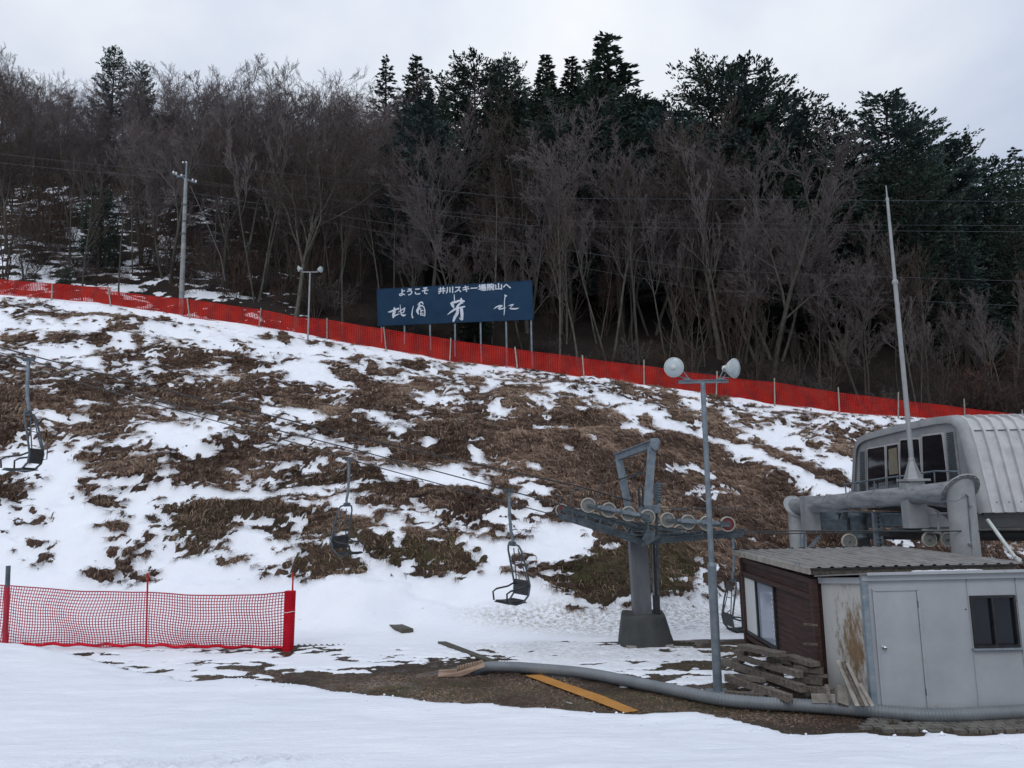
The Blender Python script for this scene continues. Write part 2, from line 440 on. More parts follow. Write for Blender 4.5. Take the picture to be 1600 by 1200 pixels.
# larger patches read off the photograph: cx, cy, rx, ry, +bare / -snow, tilt
PATCH = [(70,493,55,7,.6,2),(165,497,60,8,.7,4),(240,500,40,7,.6,4),(20,478,45,9,.5,3),(95,532,58,8,.7,0),(15,530,18,8,.5,0),(155,535,14,7,.6,0),(215,532,12,5,.6,0),(190,516,35,7,.6,0),
 (160,560,30,6,.5,4),(215,553,28,7,.5,-4),(290,560,45,13,.6,4),(360,560,40,12,.6,8),(265,586,26,6,.6,0),(185,590,30,9,.5,8),(150,628,38,5,-.8,8),(75,600,26,8,-.6,25),
 (270,640,60,8,-.8,16),(300,690,60,22,-.5,0),(240,690,40,12,-.3,0),(85,660,35,10,-.7,5),(150,740,60,22,-.5,0),
 (175,735,60,14,.7,8),(310,735,42,22,.7,-10),(400,745,100,8,.2,0),(340,770,110,6,-.8,-2),(345,800,80,14,.7,2),(320,828,45,11,.7,20),(312,850,22,7,.6,0),
 (158,781,17,7,.9,0),(238,806,9,4,.8,0),(187,826,13,6,.9,0),(230,842,8,4,.8,0),(175,868,7,4,.8,0),(197,882,12,5,.9,15),(210,895,6,5,.8,0),(227,899,7,5,.9,0),(240,890,8,4,.8,20),(157,903,17,7,1,0),(69,875,9,4,.8,0),(50,848,7,4,.8,0),(72,886,6,3,.6,0),
 (20,770,32,8,.7,0),(40,804,24,6,.8,12),(25,820,9,3,.7,0),(372,869,10,5,.9,0),(350,873,8,4,.8,0),(128,752,9,6,.6,0),(145,758,10,4,.7,0),
 (475,582,36,9,-.9,14),(540,600,40,7,-.7,8),(470,648,45,9,-.8,8),(430,655,30,10,-.6,20),(600,655,45,14,-.65,20),(665,618,30,9,-.8,8),(690,655,40,9,-.8,0),(520,688,40,8,-.8,14),(430,700,28,7,-.8,5),(530,705,55,7,-.8,10),(590,705,18,6,-.7,0),
 (760,605,20,9,-.6,0),(780,640,18,8,-.7,20),(750,710,18,5,-.7,20),(670,692,14,6,-.7,0),
 (550,590,38,10,.8,22),(600,615,55,14,.7,12),(660,600,26,8,.7,10),(745,600,18,9,.7,20),(610,580,12,5,.7,0),(650,572,20,5,.7,0),(560,565,12,5,.8,0),(445,535,9,6,.8,0),(442,530,10,7,.7,0),(418,529,8,5,.7,0),(490,540,9,6,.7,0),(514,544,6,6,.7,0),(505,557,12,3,.7,5),(583,581,14,8,.7,10),
 (440,765,80,7,-.9,-2),(530,778,30,7,-.7,0),(460,790,30,10,-.6,20),(560,795,26,8,-.6,0),(430,800,60,11,.4,6),(640,752,60,14,-.9,14),(720,755,60,9,-.9,12),(700,745,50,6,-.6,16),(660,800,26,16,-.7,40),(720,815,60,14,-.5,20),
 (640,775,40,14,.6,10),(700,778,60,16,.7,14),(755,820,35,12,.7,20),(545,822,50,14,.8,5),(590,855,28,12,.9,25),(500,795,30,10,.4,0),(440,838,13,8,1,0),(440,827,14,6,.5,0),
 (525,873,30,8,.9,10),(508,892,18,6,.9,-5),(562,893,13,6,1,0),(425,886,6,4,.9,0),(447,884,6,4,.9,0),(470,883,9,4,.9,15),(460,889,5,4,.8,0),(490,875,7,4,.8,0),
 (655,830,18,9,.8,25),(648,850,14,14,.9,0),(690,866,40,9,1,6),(715,878,20,9,.9,20),(617,880,9,6,1,0),(658,876,9,6,.9,0),(679,883,7,7,1,0),(690,840,12,5,.9,0),(705,848,13,6,.9,-10),(630,863,16,5,.7,0),(713,832,5,3,.8,0),
 (792,897,10,7,.8,10),(860,880,45,10,.8,10),(845,890,35,8,.5,-20),(780,827,7,6,.6,0),
 (850,628,25,7,-.7,18),(910,640,14,5,-.6,10),(995,670,24,8,-.8,35),(845,665,12,4,-.7,0),(875,668,18,4,-.7,12),(925,688,7,4,-.8,20),(835,732,14,5,-.8,10),(889,704,6,4,-.8,0),(1065,736,28,5,-.9,6),(1100,738,20,5,-.8,20),(1105,772,30,9,-.8,35),(1130,776,28,6,-.8,5),(930,617,60,6,-.5,10),
 (1000,650,70,8,-.6,14),(1060,675,60,8,-.7,14),(1120,690,70,8,-.8,20),(1180,712,60,9,-.8,25),(1235,735,34,9,-.9,18),(1280,760,40,8,-.9,30),(1310,772,30,5,-.8,8),(1320,730,20,12,-.6,30),(1200,680,70,6,-.5,20),
 (1010,658,11,8,.7,20),(1065,655,24,8,.7,25),(1115,652,13,7,.8,20),(1130,676,34,7,.8,22),(1230,716,55,8,.8,28),(1290,750,26,12,.7,10),(1120,620,20,6,.5,15),(1035,615,34,7,.5,15),(1050,625,14,6,.5,0),(985,610,25,6,.6,12),
 (870,820,50,26,-.55,10),(880,860,55,16,-.8,0),(900,845,30,12,-.6,0),(840,790,60,12,-.5,10),(850,770,50,6,-.9,12),(820,830,40,30,-.4,0),(860,898,35,4,-.7,0),
 (1095,875,25,6,-.8,15),(1090,905,9,10,-.9,10),(1185,840,26,5,-.7,0),(955,851,16,4,-.8,-8),(1405,850,36,6,-.8,8),(1565,858,24,7,-.8,20),
 (960,890,70,34,.6,0),(1040,880,60,40,.6,0),(1080,920,40,8,-.4,0)]
GPATCH = [(600,1030,90,9,-.4,3),(560,1055,70,7,-.6,5),(330,1030,120,7,-.5,2),(880,1042,70,6,-.9,8),(1000,1018,160,7,-.8,3),(1090,1066,50,7,-.9,-3),(900,1018,100,8,-.4,2),(560,1005,100,8,-.6,0),(700,1015,90,6,-.3,10),
 (880,1001,50,6,.7,0),(1080,1000,110,10,.8,0),(520,1012,50,5,.6,0),(400,1050,50,5,.7,2),(600,1070,140,12,.8,4),(770,1025,45,5,.7,14),(720,1065,120,18,.8,3),(890,1070,90,14,.6,10),(1100,1040,50,8,.4,0),(900,1008,16,3,-.5,0)]
SW = dict(hill=(1.15, .42), ground=(.8, .5))
def bare_field(x, y, z, hill=True):
    px, py = project(x, y, z)
    if hill:
        v = z*1.25+y*.25
        n = fbm(x/.78, v/.19, 5, 3, .64)*.52 + fbm(x/.22, v/.08, 3, 40, .6)*.48
        dy = py-np.interp(px, [a for a, b in _fb], [b for a, b in _fb]); left = np.interp(px, [500,900], [1,0])
        cov = samp(COV, px, py, 460)*.98*(1-(1-np.interp(dy, [0,50,110], [.30,.50,1]))*left)*np.where(px > 900, np.interp(dy, [0,40], [.6,1]), 1)+np.interp(dy, [60,130], [.62,.38])*ell(px, py, [q_ for q_ in PATCH if q_[2] > 20])+1.15*ell(px, py, [q_ for q_ in PATCH if q_[2] <= 20])
        out = (py > 950)
        cov = np.where(out, 0, cov)
        # snow lies in broad sheets beyond the edges of the frame
    else:
        n = fbm(x/1.1, y/.4, 5, 9, .6)*.6 + fbm(x/.28, y/.15, 4, 60, .6)*.4
        cov = samp(GCOV, px, py, 960-20)+.5*ell(px, py, GPATCH)
    q = np.sort(n.ravel()[::37]); u = np.searchsorted(q, n.ravel()).reshape(n.shape)/len(q)
    return np.clip(cov+.07*np.clip((cov-.7)*6, 0, 1)*hill, -.3, 1.3)*1.14-.07-u, px, py
def moss_of(px, py):
    return np.clip(ell(px, py, [(960,890,90,40,1,0),(1040,890,60,45,1,0),(330,820,120,40,.5,0),(560,860,120,40,.6,0),(700,870,80,25,.6,0),(500,760,120,20,.4,0)]), 0, 1)

# the slope
xs = np.concatenate([np.arange(-34, -28, .3), np.arange(-28, 27, .085), np.arange(27, 34.2, .3)])
ys = np.concatenate([np.arange(18.0, 38.01, .09), [38.06]])
X, Y = np.meshgrid(xs, ys)
Zr = hill_raw(X, Y)
bare, hpx, hpy = bare_field(X, Y, Zr)
on = np.clip((Y-ybase(X))/1.5, 0, 1)*np.clip((YF-Y)/.8, 0, 1)
bare = np.where(Y-ybase(X) < .6, np.minimum(bare, .0+bare_field(X, Y, Zr, False)[0]*1.0), bare)
edge_m = 1/(1+np.exp(-bare*14))
Z = Zr + on*((fbm(X/2.2, (Zr*1.3+Y*.3)/1.0, 4, 21)-.5)*.75 + (fbm(X/.55, Y/.5, 4, 31)-.5)*.16)
Z += on*edge_m*(.03+.12*fbm(X/.5, Y/.4, 3, 77))*np.interp(Y, [24,37], [1.1,.55]) + np.clip((Y-18)/1, 0, 1)*(1-on)*((fbm(X/.7, Y/.6, 5, 12, .65)-.5)*.09+(fbm(X/2.5, Y/2, 3, 19)-.5)*.15)
Z += on*(1-edge_m)*((fbm(X/.55, Y/.5, 3, 88)-.5)*.11)
dirty = np.clip(ell(hpx, hpy, [(1000,965,230,26,1,0),(900,955,160,20,.5,0)]), 0, 1)
moss = moss_of(hpx, hpy)
HX, HY, HZ, HB, HM = X, Y, Z, bare, moss
hill_o = np_mesh('hill', np.stack([X, Y, Z], -1).reshape(-1, 3), grid_faces(len(xs), len(ys)), 'hill', attrs=dict(bare=bare.ravel(), moss=moss.ravel(), dirty=dirty.ravel()), smooth=True)
tag(hill_o, 'grassy hillside half covered with melting snow below the red fence', kind='structure')

# level ground at the foot of the slope
xs = np.concatenate([np.arange(-40, -14, .5), np.arange(-14, 9, .07), np.arange(9, 40, .5)])
ys = np.concatenate([np.arange(-30, 9, .8), np.arange(9, 18.0, .05), [18.0, 18.06]])
X, Y = np.meshgrid(xs, ys)
Zr = np.full_like(X, Z0)
bare, gpx, gpy = bare_field(X, Y, Zr, False)
em = 1/(1+np.exp(bare*12))
Z = Z0 + em*(.03+.05*fbm(X/.5, Y/.35, 4, 14)) + (fbm(X/1.5, Y/1.5, 3, 71)-.5)*.05 - np.where(Y > 17.99, .01, 0)
bareg = bare
gr_o = np_mesh('ground', np.stack([X, Y, Z], -1).reshape(-1, 3), grid_faces(len(xs), len(ys)), 'ground', attrs=dict(bare=bare.ravel(), moss=np.clip(ell(gpx, gpy, [(700,1078,150,14,.9,0),(1000,1090,120,10,.9,0),(1150,1105,250,12,.7,0),(1000,1045,150,8,.6,0)]), 0, 1).ravel(), dirty=np.clip(ell(gpx, gpy, [(1000,1010,260,30,.5,0)]), 0, 1).ravel()), smooth=True)
tag(gr_o, 'slushy level ground with bare earth at the foot of the slope', kind='structure')
def ground_z(x, y):
    i = np.searchsorted(xs, x); j = np.searchsorted(ys, y); return float(Z[min(j, len(ys)-1), min(i, len(xs)-1)])
GZ, GX, GY = Z, xs, ys

# wooded hill behind the fence
xs = np.arange(-85, 85.1, .4); ys = np.concatenate([np.arange(38.05, 60, .22), np.arange(60, 130, 1.0)])
X, Y = np.meshgrid(xs, ys); Z = forest_h(X, Y) + (fbm(X/.9, Y/.7, 4, 91)-.5)*.35*np.clip((Y-38)/1, 0, 1)
px, py = project(X, Y, Z)
n = fbm(X/1.0, (Z*1.2+Y*.3)/.45, 5, 8, .65); q = np.sort(n.ravel()[::37]); u = np.searchsorted(q, n.ravel()).reshape(n.shape)/len(q)
cov = np.interp(px, [0,260,400,520,640], [.64,.67,.80,1.0,1.2])+np.clip((300-py)/60, 0, .8) - .5*ell(px, py, [(330,462,60,8,1,5),(40,425,60,18,.5,0),(240,400,60,25,.4,0)])
bare = np.clip(cov, 0, 1.3)*1.1-.05-u
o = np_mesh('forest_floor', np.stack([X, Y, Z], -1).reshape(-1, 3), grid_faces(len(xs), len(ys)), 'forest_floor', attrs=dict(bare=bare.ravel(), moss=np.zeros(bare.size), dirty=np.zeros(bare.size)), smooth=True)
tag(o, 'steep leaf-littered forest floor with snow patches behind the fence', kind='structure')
# unseen far sheet out to the horizon, added below everything for light bounce
o = MB().add([(-3000,-3000,-9),(3000,-3000,-9),(3000,3000,-9),(-3000,3000,-9)], [(0,1,2,3)]).build('terrain', 'bank'); tag(o, 'unseen snowy land added beyond the ski slope for light bounce', kind='structure')

# foreground snow bank
_be = [(-600,960),(-200,985),(0,1000),(60,1004),(100,1013),(130,1022),(180,1034),(230,1050),(300,1055),(380,1057),(480,1066),(560,1078),(620,1087),(700,1092),(800,1100),(860,1101),(920,1106),(1000,1113),(1030,1108),(1090,1108),(1120,1113),(1200,1127),(1260,1134),(1330,1135),(1400,1138),(1500,1136),(1600,1136),(2200,1130)]
_bp = [PZ(a, b, -1.6) for a, b in _be]
_ba = np.array([p.x/p.y for p in _bp]); _bd = np.array([p.y for p in _bp])
xs = np.concatenate([np.arange(-30, -9, .5), np.arange(-9, 6, .05), np.arange(6, 30, .5)])
ys = np.concatenate([np.arange(-14, 2.5, .5), np.arange(2.5, 10.5, .035), np.arange(10.5, 13.5, .3)])
X, Y = np.meshgrid(xs, ys)
ye = np.interp(X/np.maximum(Y, .6), _ba, _bd)
ye = ye+(fbm(X/.5, Y/.5, 4, 33)-.5)*.26 + (fbm(X/.12, X*0, 3, 34)-.5)*.05
d = Y-ye
drop = np.where(d > 0, np.minimum(d*1.0+.08*(1-np.exp(-d/.03)), 1.85), 0)
rnd = -.03*np.exp(-np.abs(d)/.12)
Z = -1.6 - drop + rnd + (fbm(X/2.5, Y/1.6, 3, 45)-.5)*.05*np.clip(-d, 0, 1) + (fbm(X/.3, Y/.1, 4, 46)-.5)*.020 + (fbm(X/.9, Y/.35, 4, 49)-.5)*.05 - .03*np.exp(-((d+.4)/.25)**2)*fbm(X/.5, Y/.4, 3, 47)
# snow-machine track: slanting tread marks across the front
tm = np.exp(-((Y-(4.98-.0*X))/.12)**2)*np.clip((X+3.2)/.5, 0, 1)*np.clip((-.7-X)/.8, 0, 1)
for yy_, a_ in ((4.72,.006),(5.35,.004),(5.42,-.004),(6.1,.003)): Z += a_*np.exp(-((Y-yy_-.03*X)/.02)**2)*np.clip(-d*2, 0, 1)
Z += tm*.024*np.sin((X*1.0+Y*.9)*2*math.pi/.085)
Z = np.where(d > 2.3, -3.6, Z)
BX, BY, BZ, BD = X, Y, Z, d
o = np_mesh('snow_bank', np.stack([X, Y, Z], -1).reshape(-1, 3), grid_faces(len(xs), len(ys)), 'bank', smooth=True)
tag(o, 'smooth groomed snow bank across the front', kind='structure')

def crumbs():
    mb_v = []; mb_f = []; w = (np.exp(-((BD+.12)/.16)**2)*1.0+.006)*(BD < .02)*(BY > 4)*(np.abs(BX) < 8)
    c = np.cumsum(w.ravel()); idx = np.searchsorted(c, rng.random(260)*c[-1]); rr = random.Random(3)
    for i in idx:
        s = rr.uniform(.004,.014)*(1.6 if rr.random() < .06 else 1); p = (BX.ravel()[i]+rr.uniform(-.02,.02), BY.ravel()[i]+rr.uniform(-.02,.02), BZ.ravel()[i]+s*.3); o = len(mb_v)
        for v in ((1,0,0),(-1,0,0),(0,1,0),(0,-1,0),(0,0,1),(0,0,-1)): q = s*rr.uniform(.7,1.3); mb_v.append((p[0]+v[0]*q, p[1]+v[1]*q, p[2]+v[2]*q*.8))
        for a, b_, c_ in ((0,2,4),(2,1,4),(1,3,4),(3,0,4),(2,0,5),(1,2,5),(3,1,5),(0,3,5)): mb_f.append((o+a, o+b_, o+c_))
    tag(np_mesh('snow_crumbs', mb_v, mb_f, 'bank', ngon=3), 'crumbs of frozen snow along the rim of the front snow bank', 'snow', kind='stuff')
crumbs()
# ---------------------------------------------------------------- grass
def blades(name, bx, by, bz, n_seg, L, Wd, dirs, lift, tone, mat, label):
    """drooping blades: quads along an arc that starts upward and falls down the slope"""
    N = len(bx); t = np.linspace(0, 1, n_seg+1)
    V = np.zeros((N, n_seg+1, 2, 3), np.float32)
    hx = np.cos(dirs); hy = np.sin(dirs); sx = -hy; sy = hx
    for k, tk in enumerate(t):
        h = L*tk*.9; up = lift*4*tk*(1-tk)*.75 + lift*.1*tk
        cx = bx+hx*h; cy = by+hy*h
        gz = bz+(cy-by)*.50*np.clip(1-0*tk, 0, 1)
        cz = gz+up+.015
        w = Wd*(1-.8*tk)/2
        V[:, k, 0] = np.stack([cx-sx*w, cy-sy*w, cz], -1); V[:, k, 1] = np.stack([cx+sx*w, cy+sy*w, cz+w*.6], -1)
    base = np.arange(N)[:, None]*(2*(n_seg+1)) + np.arange(n_seg)[None, :]*2
    Fq = np.stack([base, base+1, base+3, base+2], -1).reshape(-1, 4)
    at = np.repeat(tone, 2*(n_seg+1))
    o = np_mesh(name, V.reshape(-1, 3), Fq, mat, attrs=dict(tone=at))
    tag(o, label, 'grass', kind='stuff'); return o
def pick(mask_w, N):
    w = mask_w.ravel(); c = np.cumsum(w); r = rng.random(N)*c[-1]; idx = np.searchsorted(c, r)
    return idx
def grass_on_hill():
    dxy = .087
    cell = np.ones_like(HX); cell[:, :-1] = np.diff(HX, axis=1); 
    w = np.clip((HB+.02)*12, 0, 1)*(HX > -27.5)*(HX < 27)*(HY < 37.9)*(HY > ybase(HX)-.2)*cell
    # tufts
    nt_ = 21000; ti = pick(w, nt_)
    tx = HX.ravel()[ti]+rng.normal(0, .03, nt_); ty = HY.ravel()[ti]+rng.normal(0, .03, nt_); tz = HZ.ravel()[ti]
    tdir = -math.pi/2+rng.normal(0, .55, nt_)+(fbm(tx/1.2, ty/1.2, 3, 55)-.5)*3.2
    ttone = np.clip(fbm(tx/1.5, ty/1.0, 4, 66)*1.3-.28+rng.normal(0, .12, nt_)+np.interp(tz, [-3,-1,2,6], [-.22,-.08,.12,.22]), 0, 1)
    tsize = rng.uniform(.6, 1.25, nt_)*np.interp(HY.ravel()[ti], [20,24,30,37], [.7,.9,1.15,.9])
    per = 13
    rep = lambda a: np.repeat(a, per)
    N = nt_*per
    bx = rep(tx)+rng.normal(0, .055, N); by = rep(ty)+rng.normal(0, .045, N)
    ms = HM.ravel()[rep(ti)]; ism = rng.random(N) < ms*.75
    L = rep(tsize)*rng.uniform(.15, .38, N); lift = L*rng.uniform(.08, .34, N)
    d = rep(tdir)+rng.normal(0, .42, N)
    tone = np.clip(rep(ttone)*.75+rng.normal(.06, .24, N), 0, 1)
    tone = np.where(rng.random(N) < .09, rng.uniform(.75, 1, N), tone)
    Wd = rng.uniform(.012, .024, N)
    k = ~ism
    blades('grass', bx[k], by[k], rep(tz)[k], 3, L[k], Wd[k], d[k], lift[k], tone[k], 'blades', 'matted dry brown grass lying over the snowy slope')
    blades('moss_grass', bx[ism], by[ism], rep(tz)[ism], 2, L[ism]*.55, Wd[ism], d[ism], lift[ism]*1.2, rng.random(ism.sum()), 'mossblades', 'short olive mossy grass low on the slope')
    # flat thatch filling the bare areas
    N = 120000; i = pick(w, N)
    bx = HX.ravel()[i]+rng.uniform(-.05, .05, N); by = HY.ravel()[i]+rng.uniform(-.05, .05, N)
    tone = np.clip(fbm(bx/1.5, by/1.0, 4, 66)*1.3-.3+rng.normal(0, .14, N)+np.interp(HZ.ravel()[i], [-3,-1,2,6], [-.2,-.08,.1,.2]), 0, 1)
    blades('thatch', bx, by, HZ.ravel()[i], 2, rng.uniform(.10, .26, N), rng.uniform(.012, .024, N), -math.pi/2+rng.normal(0, 1.0, N)+(fbm(bx/1.2, by/1.2, 3, 55)-.5)*3, rng.uniform(.01, .05, N), tone, 'blades', 'flattened brown thatch between the tufts of the slope')
grass_on_hill()
def grass_on_ground():
    X, Y = np.meshgrid(GX, GY)
    w = np.clip(bareg*6, 0, 1)*(X > -14)*(X < 8.9)*(Y > 9)*(Y < 17.9)
    px, py = project(X, Y, np.full_like(X, Z0)); w = w*np.clip(.25+ell(px, py, [(820,1085,240,26,1,4),(1200,1115,300,14,1,4),(600,1072,120,14,.8,0)]), 0, 1)
    N = 30000; i = pick(w, N); bx = X.ravel()[i]+rng.uniform(-.03, .03, N); by = Y.ravel()[i]+rng.uniform(-.03, .03, N)
    V = GZ.ravel()[i]
    N = len(bx); L = rng.uniform(.03, .08, N)
    o_tone = np.clip(fbm(bx/.8, by/.6, 3, 61)*1.2-.2+rng.normal(0, .18, N), 0, 1)
    # level ground: undo the downhill fall used on the slope by keeping blades short
    blades('short_grass', bx, by, V, 2, L, rng.uniform(.006, .012, N), rng.uniform(math.pi*.85, math.pi*2.15, N), L*rng.uniform(.05, .25, N), o_tone*.8, 'blades', 'short dead grass on the bare earth beside the grey hose')
grass_on_ground()
# ---------------------------------------------------------------- red safety fence along the brow
def far_fence():
    posts = [81,173,296,405,511,603,703,808,912,1006,1119,1210,1311,1403,1507,1597]
    pts_x = np.linspace(P(-260,450,YF).x, P(1860,690,YF).x, 900)
    rt = root('safety_fence', (0, YF, Hs(0, YF-.1)), 'long red plastic net fence with wooden posts along the hilltop', 'fence')
    # the net sags between posts and its top edge follows the photograph
    tops = [(-300,425),(0,437),(100,445),(172,449),(173.5,456),(296,468),(405,484),(470,497),(480,496),(511,500),(603,515),(703,531),(808,546),(912,560),(1006,572),(1119,588),(1210,598),(1311,614),(1403,625),(1507,638),(1600,649),(1900,680)]
    tp = [P(a, b, YF-.15) for a, b in tops]; tx = np.array([p.x for p in tp]); tz = np.array([p.z for p in tp])
    px0 = np.array([P(a, 550, YF).x for a in posts])
    def yof(x):
        i = np.searchsorted(px0, x); a = px0[max(i-1, 0)]; b_ = px0[min(i, len(px0)-1)]
        s = 0 if b_ == a else math.sin(math.pi*(x-a)/(b_-a)); return YF-.15+.07*s+.05*math.sin(x*1.7)
    net = MB(); x0, x1 = P(-200, 450, YF).x, P(1800, 680, YF).x
    x = x0; sp = .088; cols = []
    while x < x1:
        zb = float(ztop(x))-.06; zt = float(np.interp(x, tx, tz))
        jx = .03*math.sin(x*.9)
        cols.append((x, yof(x), zb, x+jx, yof(x)+.03*math.sin(x*2.3), zt)); x += sp
    for i, (a, y, zb, a2, y2, zt) in enumerate(cols):
        w = .0205+.003*math.sin(i*.37)
        net.add([(a-w,y,zb),(a+w,y,zb),(a2+w,y2,zt),(a2-w,y2,zt)], [(0,1,2,3)])
    n = 12
    for k in range(n+1):
        f = k/n; w = .013 if 0 < k < n else .02
        for i in range(0, len(cols)-2, 2):
            A = cols[i]; B = cols[i+2]
            pa = Vector(A[:3]).lerp(Vector(A[3:]), f); pb = Vector(B[:3]).lerp(Vector(B[3:]), f); pa.y -= .004; pb.y -= .004
            net.add([(pa.x,pa.y,pa.z-w),(pb.x,pb.y,pb.z-w),(pb.x,pb.y,pb.z+w),(pa.x,pa.y,pa.z+w)], [(0,1,2,3)])
    net.build('net', 'net_far', rt)
    hp = {81:(443,466), 173:(446,475),296:(466,494),405:(481,511),511:(497,530),603:(511,546),703:(528,563),808:(542,574),912:(555,588),1006:(562,600),1119:(580,616),1210:(591,630),1311:(605,642),1403:(613,650),1507:(623,656),1597:(640,661)}
    for i, p in enumerate(posts):
        t_, b_ = hp[p]; le = [.5,-3,-2.5,2,0,-2.5,1,-2.5,-1.5,0,1,0,-1,.5,-.5,0][i]
        a = P(p-le*.6, b_+3, YF-.22); z = P(p+le*1.4, t_, YF-.22)
        MB().tube((a.x, YF-.22, a.z-.3), (z.x, YF-.22, z.z), .036, .033, 8).build('post', 'postwood', rt)
    MB().path([(c[3], c[4]-.01, c[5]+.005) for c in cols[::6]], .008, 5).build('top_line', 'net_far', rt)
far_fence()

# ---------------------------------------------------------------- near net at lower left
def near_net():
    A = PZ(8, 1010, Z0); B = PZ(228, 1012, Z0); C_ = PZ(452, 1016, Z0)
    rt = root('barrier_net', B, 'open red mesh barrier in the snow, rolled up at its right end', 'net barrier')
    Lx = A + (A-B)*.35
    stations = [(Lx, 912+3), (A, 915), (P(60,1010,17.9), 919), (B, 926), (P(340,1014,17.2), 931), (C_, 925)]
    def at(x):
        # base and top along x
        xs_ = [Lx.x, A.x, B.x, C_.x]; ysv = [Lx.y, A.y, B.y, C_.y]
        y = float(np.interp(x, xs_, ysv)); return y
    tops = [(-80,913),(13,916),(60,920),(130,925),(228,926),(290,930),(350,931),(410,929),(452,925)]
    tpt = [P(a, b, at(P(a, b, 17.6).x)) for a, b in tops]; tx = [p.x for p in tpt]; tz = [p.z for p in tpt]
    nb = MB(); dk = MB(); n_h = 20; xsn = np.arange(Lx.x, C_.x-.08, .068)
    def pt(x, f):
        y = at(x); zt = float(np.interp(x, tx, tz)); zb = Z0+.04
        s1 = (x-B.x)/(C_.x-B.x) if x > B.x else (B.x-x)/(B.x-A.x); s1 = min(max(s1, 0), 1)
        bulge = math.sin(math.pi*s1)*math.sin(math.pi*f)
        dx = -.10*(f-.5)*0 + .07*math.sin(5*f+x*1.1)*bulge + (.12*(1-f)**3*math.sin(math.pi*min(s1*3,1)) if x > B.x else .10*(f-1)*s1)
        dz = -.045*bulge - (.03*math.sin(x*3.1)*(1-f))
        return Vector((x+dx, y-.16*bulge+.03*math.sin(x*4+f*3), zb+(zt-zb)*f+dz))
    for x in xsn:
        pts = [pt(x, k/12) for k in range(13)]
        for a, b_ in zip(pts, pts[1:]):
            w = .0105; nb.add([a-Vector((w,0,0)), a+Vector((w,0,0)), b_+Vector((w,0,0)), b_-Vector((w,0,0))], [(0,1,2,3)])
    for k in range(n_h+1):
        f = k/n_h; pts = [pt(x, f)-Vector((0,.005,0)) for x in xsn[::2]]
        for a, b_ in zip(pts, pts[1:]):
            w = .0085 if k not in (0, n_h) else .014
            nb.add([a-Vector((0,0,w)), b_-Vector((0,0,w)), b_+Vector((0,0,w)), a+Vector((0,0,w))], [(0,1,2,3)])
    nb.build('net', 'net_black', rt)
    # the bottom edge has collapsed into a bunched red strip
    MB().path([(x, at(x)-.04+.03*math.sin(x*5), Z0+.06+.02*math.sin(x*9)) for x in np.arange(Lx.x, C_.x, .15)], .035, 6).build('bunched_edge', 'net_near', rt)
    t_ = P(13, 884, A.y); MB().tube(A-Vector((0,0,.2)), t_, .055, .052, 12).build('post', 'galv_dark', rt)
    MB().tube(A+Vector((0,-.01,.0)), A.lerp(t_, .73)+Vector((0,-.01,0)), .064, .062, 12).build('post_sleeve', 'net_black', rt)
    t_ = P(231, 895, B.y); MB().tube(B, t_, .022, .02, 10).build('post', 'net_near', rt)
    b_ = PZ(454, 1016, Z0); t_ = P(458, 895, b_.y); MB().tube(b_, t_, .02, .018, 10).build('post', 'net_near', rt)
    # rolled-up end
    rb = MB(); a = P(450, 1017, b_.y-.12); c = P(453.5, 924, b_.y-.12); ax = (c-a)
    for i in range(26):
        an = 2*math.pi*i/26; o_ = Vector((math.cos(an)*.115, math.sin(an)*.10, 0)); rb.beam(a+o_, c+o_*1.03, .013, .010)
    for k in range(21):
        f = k/20; ring = [a+ax*f+Vector((math.cos(2*math.pi*i/20)*.119, math.sin(2*math.pi*i/20)*.105, .004*math.sin(i*2))) for i in range(21)]
        for p, q in zip(ring, ring[1:]): rb.beam(p, q, .008, .020)
    rb.tube(a, c, .098, .10, 18)
    rl = rb.build('rolled_net', 'net_near', rt)
    z_ = a+ax*.66; MB().path([z_+Vector((math.cos(2*math.pi*i/16)*.128, math.sin(2*math.pi*i/16)*.115, .012*math.sin(i))) for i in range(17)], .007, 5).build('tie', 'white', rl)
near_net()

